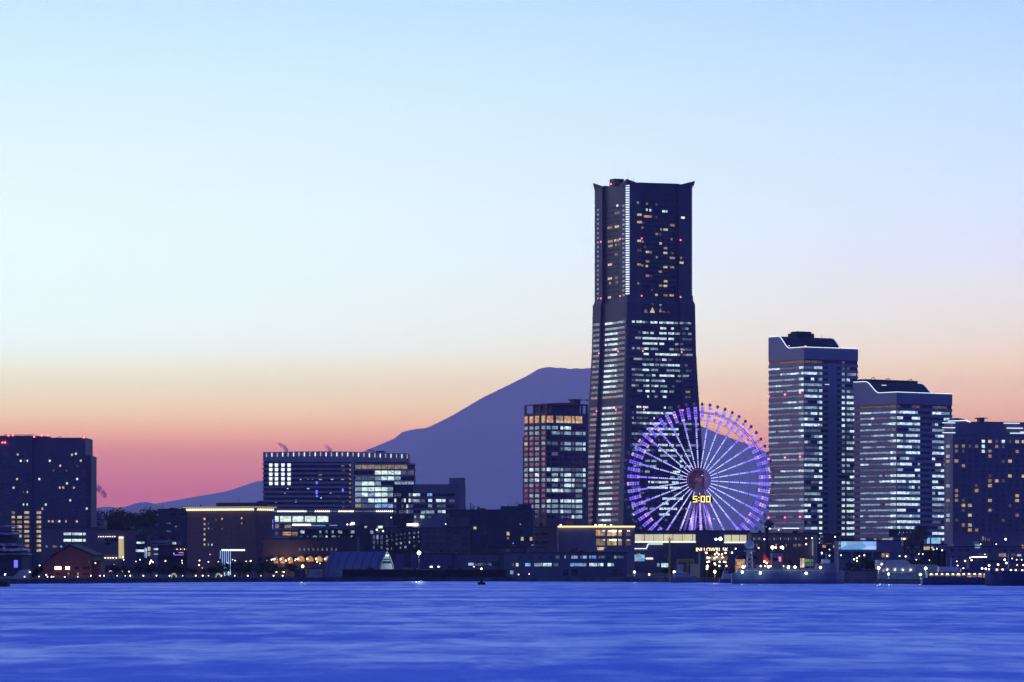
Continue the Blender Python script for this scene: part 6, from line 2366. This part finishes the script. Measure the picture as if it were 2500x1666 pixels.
# work boats
o, X, Z_ = boat('work_boat', 'small pale work boat with a square cabin under the yellow gantry', 1636, 1700, 1618, 1409, wall_mat('workboat_grey', (0.16, 0.20, 0.22), 0.5),
                [(1645, 1676, 1410, 1398, SHIPW), (1650, 1666, 1398, 1391, SHIPW)], (1658, 1380, 1391), [(1648 + 5 * i, 1651 + 5 * i, 1401, 1403.5, GLASS, 2.15) for i in range(5)], beam=6, cat='boat')
o, X, Z_ = boat('launch', 'little white launch with a blocky wheelhouse near the orange lamp', 1756, 1792, 1596, 1414, SHIPD, [(1763, 1784, 1416, 1402, SHIPW), (1765, 1779, 1402, 1395, SHIPW)], (1770, 1384, 1395),
                [(1766 + 4.3 * i, 1768.4 + 4.3 * i, 1397, 1399.6, GLASS, 1.55) for i in range(3)], beam=4.6, cat='boat')


# ------------------------------------------------------------------ yellow gantry and pole crane
def build_gantry():
    Y = 1720
    s_ = KPX * Y
    yel = wall_mat('crane_yellow', (0.40, 0.36, 0.05), 0.5, 0.2, 0.4)
    o = thing('gantry_crane', 'yellow-green quay gantry with a pale machinery house', 'crane', (pos(1681, Y), Y, G0))

    def X(px):
        return (px - 1681) * s_

    def Z_(py):
        return hgt(py, Y) - G0
    for px in (1654, 1678, 1693):
        MB().bar((X(px), 0, 0), (X(px), 0, Z_(1366)), 0.5).build('leg', yel, o)
    MB().bar((X(1653), 0, Z_(1367)), (X(1694), 0, Z_(1367)), 0.7).build('beam', yel, o)
    MB().bar((X(1660), 0, Z_(1371.5)), (X(1683), 0, Z_(1371.5)), 0.5).build('beam', yel, o)
    MB().bar((X(1678), 0, Z_(1384)), (X(1693), 0, Z_(1367)), 0.35).build('brace', yel, o)
    MB().box(X(1656), X(1668), -1.5, 1.5, 0, Z_(1378)).build('machinery_house', wall_mat('gantry_pale', (0.45, 0.46, 0.30), 0.6), o)
    MB().box(X(1686), X(1708), -1.5, 1.5, 0, Z_(1377)).build('machinery_house', wall_mat('gantry_pale', (0.45, 0.46, 0.30), 0.6), o)
    Y2 = 1740
    o = thing('pole_crane', 'tall yellow-green pole crane standing before the glowing mall screen', 'crane', (pos(1635, Y2), Y2, G0))
    h = hgt(1324, Y2) - G0
    MB().tube((0, 0, 0), (0, 0, h), 0.42, 0.34, 10).build('pole', yel, o)
    hd = MB()
    for a in range(7):
        q = 2 * PI * a / 7
        hd.bar((0, 0, h - 0.6), (0.9 * math.cos(q), 0.9 * math.sin(q), h + 1.8), 0.14)
    hd.bar((0, 0, h), (0.0, 0, h + 2.6), 0.16).build('head', yel, o)
    MB().bar((0, 0, h * 0.45), (-1.9, 0, h * 0.62), 0.22).build('boom', yel, o)
    for i in range(8):
        cube('rung', yel, o, 0.3, 0.75, -0.1, 0.1, h * (0.2 + 0.09 * i), h * (0.2 + 0.09 * i) + 0.15)


build_gantry()


# ------------------------------------------------------------------ market with hanging lamps
def build_market():
    Y = 1735
    b = Bld('market_hall', 'open-fronted market hall crowded with white hanging lamps', 1710, Y, 0, 1797, None, 16)
    b.part('back_wall', wall_mat('market_back', (0.30, 0.22, 0.17), 0.8), MB().box(0, b.W, 10, 16, 0, b.Z(1345)))
    b.part('end_wall', NAVY, MB().box(0, b.U(1722), 0, 10, 0, b.Z(1345)))
    b.part('end_wall', NAVY, MB().box(b.U(1777), b.W, 0, 10, 0, b.Z(1352)))
    for py in (1346, 1357, 1368, 1379, 1388):
        b.box('floor', DARKW, b.U(1721), b.U(1778), 1, 10, b.Z(py) - 0.25, b.Z(py))
    for px in (1722, 1735, 1750, 1764, 1777):
        b.box('column', STEEL, b.U(px) - 0.2, b.U(px) + 0.2, 0.8, 1.2, 0, b.Z(1346))
    spots = ((1400, 620), (1420, 625), (1595, 620), (1740, 625), (1560, 650), (1625, 650), (1680, 650), (1590, 695), (1690, 700), (1555, 715), (1435, 705), (1465, 710), (1460, 770), (1430, 780), (1640, 775), (1715, 775), (1740, 780), (1555, 800), (1565, 820), (1635, 845), (1755, 845), (1380, 845), (1850, 620), (1350, 635), (1348, 708))
    for i, (x, y) in enumerate(spots):
        o = b.part('hanging_lamp', WHL if i % 4 else ORL, MB().sphere((b.U(1520 + x * Z4B[2]), 0.4, b.Z(1260 + y * Z4B[2])), 0.34, 8, 6))
    ld = bpy.data.lights.new('market_light', 'POINT')
    ld.energy = 1800
    ld.color = (1.0, 0.82, 0.62)
    ld.shadow_soft_size = 1.0
    lo = bpy.data.objects.new('market_light', ld)
    COL.objects.link(lo)
    lo.parent = b.root
    lo.location = (b.U(1750), 4.5, b.Z(1362))
    b.finish()
    # boat sheds with orange light under dark hoods
    for k, (a, c, top, lab) in enumerate(((1796, 1821, 1356, 'dark hooded stall with orange light beneath, beside the market hall'), (1826, 1848, 1357, 'second dark hooded stall, between the lit stall and the red tent'))):
        s_ = KPX * 1700
        o = thing('hooded_stall', lab, 'stall', (pos((a + c) / 2, 1700), 1700, G0))
        w = (c - a) / 2 * s_
        zt, zb = hgt(top, 1700) - G0, hgt(1366, 1700) - G0
        MB().extrude_y([(-w, zb), (w, zb), (w * 0.75, zt), (-w * 0.55, zt)], -2, 4).build('hood', wall_mat('hood_dark', (0.06, 0.02, 0.03), 0.7), o)
        MB().box(-w * 0.9, w * 0.9, 2.5, 3.0, 0, zb).build('back', OR if k == 0 else wall_mat('stall_back', (0.25, 0.2, 0.18), 0.8), o)
        for x in (-w * 0.9, w * 0.9):
            MB().bar((x, -1.8, 0), (x, -1.8, zb), 0.16).build('post', STEEL, o)
    # red tent
    Y = 1690
    s_ = KPX * Y
    o = thing('red_tent', 'tall red pointed tent glowing from a lamp at its foot', 'tent', (pos(1870, Y), Y, G0))
    zt, zb = hgt(1349, Y) - G0, hgt(1374, Y) - G0
    MB().add([(-9 * s_, -2, zb), (11 * s_, -2, zb), (10 * s_, 2, zb), (-8 * s_, 2, zb), (-5 * s_, 0, zt)], [(0, 1, 4), (1, 2, 4), (2, 3, 4), (3, 0, 4), (3, 2, 1, 0)]).build('canvas', wall_mat('red_canvas', (0.45, 0.07, 0.06), 0.7), o)
    for x in (-8, 9):
        MB().bar((x * s_, -1.5, 0), (x * s_, -1.5, zb + 0.1), 0.15).build('pole', STEEL, o)
    MB().sphere((-5 * s_, -3.2, zb + 0.4), 0.4, 8, 6).build('lamp', ORL, o)
    MB().sphere((1 * s_, -3.2, zb - 0.2), 0.4, 8, 6).build('lamp', ORL, o)
    ld = bpy.data.lights.new('tent_light', 'POINT')
    ld.energy = 500
    ld.color = (1.0, 0.4, 0.25)
    ld.shadow_soft_size = 0.3
    lo = bpy.data.objects.new('tent_light', ld)
    COL.objects.link(lo)
    lo.parent = o
    lo.location = (-1 * s_, -4.2, zb + 0.3)
    # cinema front
    b = block('ticket_house', 'grey ticket house with a red lit doorway between the red tent and yellow crane', 1885, 1912, 1350, 1720, wall_mat('ticket_grey', (0.32, 0.28, 0.27), 0.7), 10,
              ((1886, 1898, 1362, 1370, GLASS), (1901, 1907, 1360, 1365, lamp_mat('door_red', (1.0, 0.22, 0.25), 1.2)), (1902, 1907, 1366, 1371, lamp_mat('door_red', (1.0, 0.22, 0.25), 1.2)))); b.finish()
    # low lit terrace behind the ships
    b = block('quay_terrace', 'low long quay terrace lit by a row of lamps behind the patrol ship', 1796, 1950, 1380, 1725, wall_mat('terrace_stone', (0.28, 0.25, 0.24), 0.75), 8, (), faint=0)
    for px in (1819, 1832, 1843, 1857, 1868, 1881, 1893, 1912, 1925):
        b.part('lamp', WHL, MB().sphere((b.U(px), -0.6, b.Z(1382.5)), 0.3, 8, 6))
    b.finish()
    # green cage
    Y = 1700
    s_ = KPX * Y
    o = thing('net_cage', 'square green netted cage in a pale frame, lit from above', 'cage', (pos(1971, Y), Y, G0))
    zt, zb = hgt(1365, Y) - G0, hgt(1383, Y) - G0
    gm = wall_mat('green_net', (0.16, 0.34, 0.16), 0.8)
    MB().box(-10 * s_, 15 * s_, 0, 0.2, zb, zt).build('net', gm, o)
    for i in range(6):
        x = (-10 + 5 * i) * s_
        MB().bar((x, -0.2, 0), (x, -0.2, zt), 0.14).build('frame_post', STEEL, o)
    for k in range(3):
        z = zb + (zt - zb) * k / 2
        MB().bar((-10 * s_, -0.2, z), (15 * s_, -0.2, z), 0.14).build('frame_rail', STEEL, o)
    for x in (-16, -12, -9):
        MB().box((x - 1.2) * s_, (x + 1.2) * s_, -0.6, -0.2, zb - 0.5, zt + 0.2).build('light_column', lit_mat('cage_lamp', (1.0, 0.8, 0.6), 0.9, 0.7), o)
    ld = bpy.data.lights.new('cage_light', 'POINT')
    ld.energy = 500
    ld.color = (0.95, 1.0, 0.75)
    lo = bpy.data.objects.new('cage_light', ld)
    COL.objects.link(lo)
    lo.parent = o
    lo.location = (0, -3.5, zt + 1.0)
    # lattice crane with a long yellow jib
    o = thing('lattice_crane', 'yellow lattice crane with its jib lowered over the quay', 'crane', (pos(1925, 1735), 1735, G0))
    s_ = KPX * 1735
    yel = wall_mat('crane_ochre', (0.36, 0.24, 0.06), 0.6)
    z0, z1 = hgt(1366, 1735) - G0, hgt(1346, 1735) - G0
    MB().box(-2.0, 2.0, -1.5, 1.5, 0.8, 3.2).build('cab', yel, o)
    MB().box(-2.4, 2.4, -1.9, -0.9, 0, 0.8).build('track', STEEL, o)
    MB().box(-2.4, 2.4, 0.9, 1.9, 0, 0.8).build('track', STEEL, o)
    jb = MB()
    for dz in (0, 1.0):
        jb.bar((0, 0, 3.0 + dz), (45 * s_, 0, z1 + dz * 0.5), 0.2)
    for k in range(9):
        f0, f1 = k / 9, (k + 1) / 9
        jb.bar((45 * s_ * f0, 0, 3.0 + (z1 - 3) * f0), (45 * s_ * f1, 0, 4.0 + (z1 + 0.5 - 4) * f1), 0.14)
    jb.build('jib', yel, o)
    MB().bar((0, 0, 3), (-0.5, 0, z1 - 1), 0.5).bar((-0.5, 0, z1 - 1), (20 * s_, 0, z0 + 2), 0.12).build('mast', yel, o)


build_market()

# ------------------------------------------------------------------ lamps
for (px, py, Y, k, r, pw) in ((1023, 1350, 1735, 'cyan', 0.8, 9000), (739, 1383, 1716, 'green', 0.55, 3500), (1549, 1397, 1690, 'white', 0.5, 2500), (1585, 1403, 1685, 'white', 0.36, 0),
                              (1646, 1397, 1660, 'green', 0.5, 900), (1727, 1383, 1690, 'white', 0.52, 500), (1745, 1396, 1650, 'orange', 0.6, 3500), (1726, 1389, 1690, 'orange', 0.42, 0), 
                              (1759, 1316, 2050, 'green', 0.9, 0), (1748, 1317, 2055, 'green', 0.6, 0), (1886, 1337, 1800, 'orange', 0.8, 1400),
                              (1894, 1338, 1800, 'white', 0.5, 0), (1909, 1338, 1800, 'yellow', 0.85, 1400), 
                              (2145, 1387, 1562, 'green', 0.55, 2600), (2260, 1388, 1560, 'green', 0.55, 3600), (2247, 1403, 1543, 'green', 0.5, 1800),
                              (2325, 1388, 1520, 'yellow', 0.55, 2200), (2169, 1402, 1553, 'cyan', 0.42, 1800), (2455, 1317, 2000, 'white', 0.6, 0)):
    lamp(px, py, Y, k, r, pw)
# promenade: low lamps at the quay edge and taller ones among the trees
for px in (222, 244, 254, 286, 306, 318, 350, 382, 414, 446, 478, 495, 509, 541, 573, 605, 637, 668, 690):
    lamp(px, 1406, 1708 if px > 330 else 1660, 'white', 0.27, where='at the water edge below the promenade trees')
for px, py in ((60, 1410), (95, 1408), (113, 1404), (116, 1409), (126, 1410), (131, 1410), (158, 1410), (190, 1410), (73, 1397), (97, 1381), (233, 1375), (12, 1404)):
    lamp(px, py, 1640, 'white', 0.27, where='around the brick warehouse')
for px, py in ((268, 1395), (277, 1389), (279, 1379), (280, 1394), (299, 1395), (315, 1396), (302, 1367), (332, 1371), (342, 1367), (404, 1370), (444, 1369), (445, 1375), (487, 1369), (486, 1380), (509, 1372), (568, 1367), (574, 1369),
               (601, 1371), (612, 1370), (652, 1369), (663, 1367), (666, 1366), (720, 1369), (722, 1366), (781, 1376), (675, 1397), (693, 1397), (774, 1372), (698, 1369), (533, 1372), (366, 1377)):
    lamp(px, py, 1800, 'white', 0.30, where='among the promenade trees')
for px, py in ((300, 1361), (369, 1369), (367, 1373), (373, 1373), (690, 1396), (272, 1394)):
    lamp(px, py, 1820, 'orange', 0.32, where='among the promenade trees')
for px, py in ((513, 1354), (494, 1387)):
    lamp(px, py, 1830, 'red', 0.24)
# right-hand quay: rows of small lamps
for px, py in ((2014, 1400.5), (2034, 1401), (2047, 1402), (2057, 1402), (2067, 1402.5)):
    lamp(px, py, 1612, 'white', 0.3, where='in a row before the low violet shed')
for px, py in ((2281, 1392.5), (2325, 1394), (2352, 1388), (2355, 1394), (2110, 1356), (2098, 1358), (2092, 1363), (2085, 1366), (2092, 1370), (2196, 1358), (2211, 1359), (2166, 1358), (2253, 1353), (2243, 1353),
               (2237, 1368), (2338, 1381), (2287, 1340), (2404, 1354), (2368, 1362), (2471, 1364), (2482, 1367), (2494, 1367), (2483, 1380), (2498, 1380), (2279, 1342), (2300, 1344), (2432, 1329), (2394, 1329), (2336, 1371), (2269, 1368)):
    lamp(px, py, 1700, 'white', 0.3, where='behind the ship hall and the sightseeing boat')
for px, py in ((2356, 1370), (2372, 1368)):
    lamp(px, py, 1690, 'orange', 0.34, where='behind the sightseeing boat')
for px, py in ((1879, 1291), (1901, 1294), (1866, 1317), (1968, 1315), (1982, 1314), (1968, 1329), (1852, 1338), (1835, 1349), (1787, 1349), (1796, 1340), (2006, 1350), (2006, 1353), (2025, 1342), (2025, 1357), (2039, 1311), (2053, 1356)):
    lamp(px, py, 1830, 'white', 0.32, where='before the brown mall')
for px, py in ((1157, 1384), (1052, 1384), (1070, 1384), (1266, 1403), (1292, 1402), (1088, 1280)):
    lamp(px, py, 1712 if py > 1300 else 2200, 'white', 0.3, where='before the navy warehouses')
for px, py in ((955, 1264), (920, 1294), (935, 1297), (848, 1281), (856, 1281)):
    lamp(px, py, 2210, 'white', 0.5, where='by the steel car parks')

# string of small lamps on the floating restaurant
b = block('floating_restaurant', 'low floating restaurant with a string of tiny cyan lamps along its eaves', 2366, 2412, 1364, 1740, SHIPD, 10, ())
for i in range(12):
    b.part('string_lamp', CYL, MB().sphere((b.U(2373 + 3.1 * i), -0.5, b.Z(1360.5)), 0.2, 6, 5))
b.finish()

# ------------------------------------------------------------------ promenade trees
k = 0
rnd = random.Random(77)
spots = [(252 + 15 * i + rnd.uniform(-5, 5), 1379 + rnd.uniform(-7, 8), 1745 + rnd.uniform(-15, 40)) for i in range(32)]
for (px, top, Y) in spots:
    tree(px, Y, top, G0, 'small dark tree on the promenade lawn left of the vaulted hall', 'promenade trees', rnd.uniform(0.9, 1.25), rnd.uniform(0, 6), k)
    k += 1
for (px, top, w, lab) in ((642, 1358, 1.25, 'large round dark tree at the corner of the cornice hotel'), (548, 1365, 1.1, 'dark tree strung with blue lights at the illuminated gate'), (583, 1362, 1.15, 'tall dark tree framed by the illuminated gate'),
                          (228, 1349, 1.1, 'dark tree rising behind the brick warehouse')):
    tree(px, 1800 if px != 228 else 1760, top, G0, lab, 'promenade trees', w, 1.0, k)
    k += 1
for i, (px, top) in enumerate(((2075, 1372), (2095, 1364), (2118, 1360), (2136, 1366), (2150, 1372), (1640, 1385), (1624, 1388))):
    tree(px, 1760, top, G0, 'dark tree behind the moored ships near the quay lamps', 'trees behind the ships', 1.3, i, i)
# lit arched shelters on the lawn
for px, lab in ((424, 'small arched shelter lit pale yellow on the promenade, left of the light gate'), (533, 'small arched shelter lit pale yellow at the foot of the light gate')):
    Y = 1722
    s_ = KPX * Y
    o = thing('arched_shelter', lab, 'shelter', (pos(px, Y), Y, G0))
    w, h = 7.5 * s_, 1.9
    n = 10
    outer = [(w * math.cos(PI * i / n), h * math.sin(PI * i / n)) for i in range(n + 1)]
    inner = [(w * 0.62 * math.cos(PI * i / n), h * 0.6 * math.sin(PI * i / n)) for i in range(n + 1)]
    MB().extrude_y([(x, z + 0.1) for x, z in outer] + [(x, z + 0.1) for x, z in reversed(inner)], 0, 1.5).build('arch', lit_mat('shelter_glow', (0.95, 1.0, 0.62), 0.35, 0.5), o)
    cube('footing', STEEL, o, -w, w, 0, 1.5, -0.1, 0.1)


# ------------------------------------------------------------------ buoy
def build_buoy():
    Y = 1489
    o = thing('light_buoy', 'black light buoy with a square float and a green-white lamp on the water', 'buoy', (pos(1175.5, Y), Y, 0))
    s_ = KPX * Y
    blk = wall_mat('buoy_black', (0.015, 0.018, 0.018), 0.6)
    MB().prism([(-9.5 * s_, -1.2), (9.8 * s_, -1.2), (9.8 * s_, 1.2), (-9.5 * s_, 1.2)], -0.4, 0.95).build('float', blk, o)
    MB().box(-3.6 * s_, 3.6 * s_, -0.6, 0.6, 0.95, 1.35).build('deck', blk, o)
    h = hgt(1389, Y)
    tw = MB()
    for x in (-0.55, 0.55):
        for y in (-0.5, 0.5):
            tw.bar((x, y, 1.3), (x * 0.4, y * 0.4, h - 0.5), 0.13)
    for q in range(4):
        z0, z1 = 1.4 + q * (h - 2.2) / 4, 1.4 + (q + 1) * (h - 2.2) / 4
        tw.bar((-0.45, -0.4, z0), (0.45, -0.4, z1), 0.09).bar((0.45, 0.4, z0), (-0.45, 0.4, z1), 0.09)
    tw.build('tower', blk, o)
    MB().box(-0.5, 0.5, -0.5, 0.5, h - 0.7, h - 0.4).build('platform', blk, o)
    MB().sphere((0, 0, h), 0.36, 8, 6).build('lamp', lamp_mat('buoy_lamp', (0.75, 1.0, 0.9), 4.0), o)


build_buoy()


# ------------------------------------------------------------------ steam plumes
def build_plume(px, py, Y, w, h, lean, dens, label):
    s_ = KPX * Y
    o = MB()
    n, seg = 9, 12
    vs_, fs = [], []
    for j in range(n + 1):
        t = j / n
        r = (0.25 + 0.75 * math.sin(PI * min(1, t * 0.85 + 0.1))) * w * s_ / 2
        cx_ = lean * (t ** 1.3) * s_
        for i in range(seg):
            q = 2 * PI * i / seg
            k = 1 + 0.25 * mnoise.noise(Vector((math.cos(q) * 2, math.sin(q) * 2, t * 4 + px)))
            vs_.append((cx_ + r * k * math.cos(q), r * k * math.sin(q), t * h * s_))
    for j in range(n):
        for i in range(seg):
            a, b_ = j * seg + i, j * seg + (i + 1) % seg
            fs.append((a, b_, b_ + seg, a + seg))
    fs.append(tuple(range(seg - 1, -1, -1)))
    fs.append(tuple(range(n * seg, (n + 1) * seg)))
    m, nd, l, p = new_mat('steam')
    nd.remove(p)
    v = nd.new('ShaderNodeVolumePrincipled')
    v.inputs['Color'].default_value = (0.42, 0.40, 0.62, 1)
    tc = nd.new('ShaderNodeTexCoord')
    sep = nd.new('ShaderNodeSeparateXYZ')
    l.new(tc.outputs['Generated'], sep.inputs[0])
    nz = nd.new('ShaderNodeTexNoise')
    nz.inputs['Scale'].default_value = 0.22
    nz.inputs['Detail'].default_value = 4
    l.new(tc.outputs['Object'], nz.inputs['Vector'])
    f1 = math_node(nd, l, 'SUBTRACT', nz.outputs[0], 0.40)
    f1 = math_node(nd, l, 'MAXIMUM', math_node(nd, l, 'MULTIPLY', f1, 4.0), 0.0)
    f2 = math_node(nd, l, 'POWER', math_node(nd, l, 'SUBTRACT', 1.0, sep.outputs[2], None, True), 0.7)
    ctr = math_node(nd, l, 'MULTIPLY', math_node(nd, l, 'SUBTRACT', 1.0, math_node(nd, l, 'ABSOLUTE', math_node(nd, l, 'MULTIPLY_ADD', sep.outputs[0], 2.0, -1.0)), None, True), 1.0)
    d = math_node(nd, l, 'MULTIPLY', math_node(nd, l, 'MULTIPLY', f1, f2), dens)
    l.new(d, v.inputs['Density'])
    l.new(v.outputs[0], nd['Material Output'].inputs['Volume'])
    ob = o.add(vs_, fs).build('steam_plume', m)
    ob.location = (pos(px, Y), Y, hgt(py, Y))
    tag(ob, label, 'steam', kind='stuff')


build_plume(256, 1216, 2700, 22, 38, -26, 0.9, 'thin violet wisp of steam beside the office tower')
build_plume(700, 1103, 2930, 18, 24, -22, 1.2, 'thin violet wisp of steam above the left end of the wide block')
build_plume(806, 1103, 2930, 16, 18, -14, 1.2, 'small violet wisp of steam above the middle of the wide block')
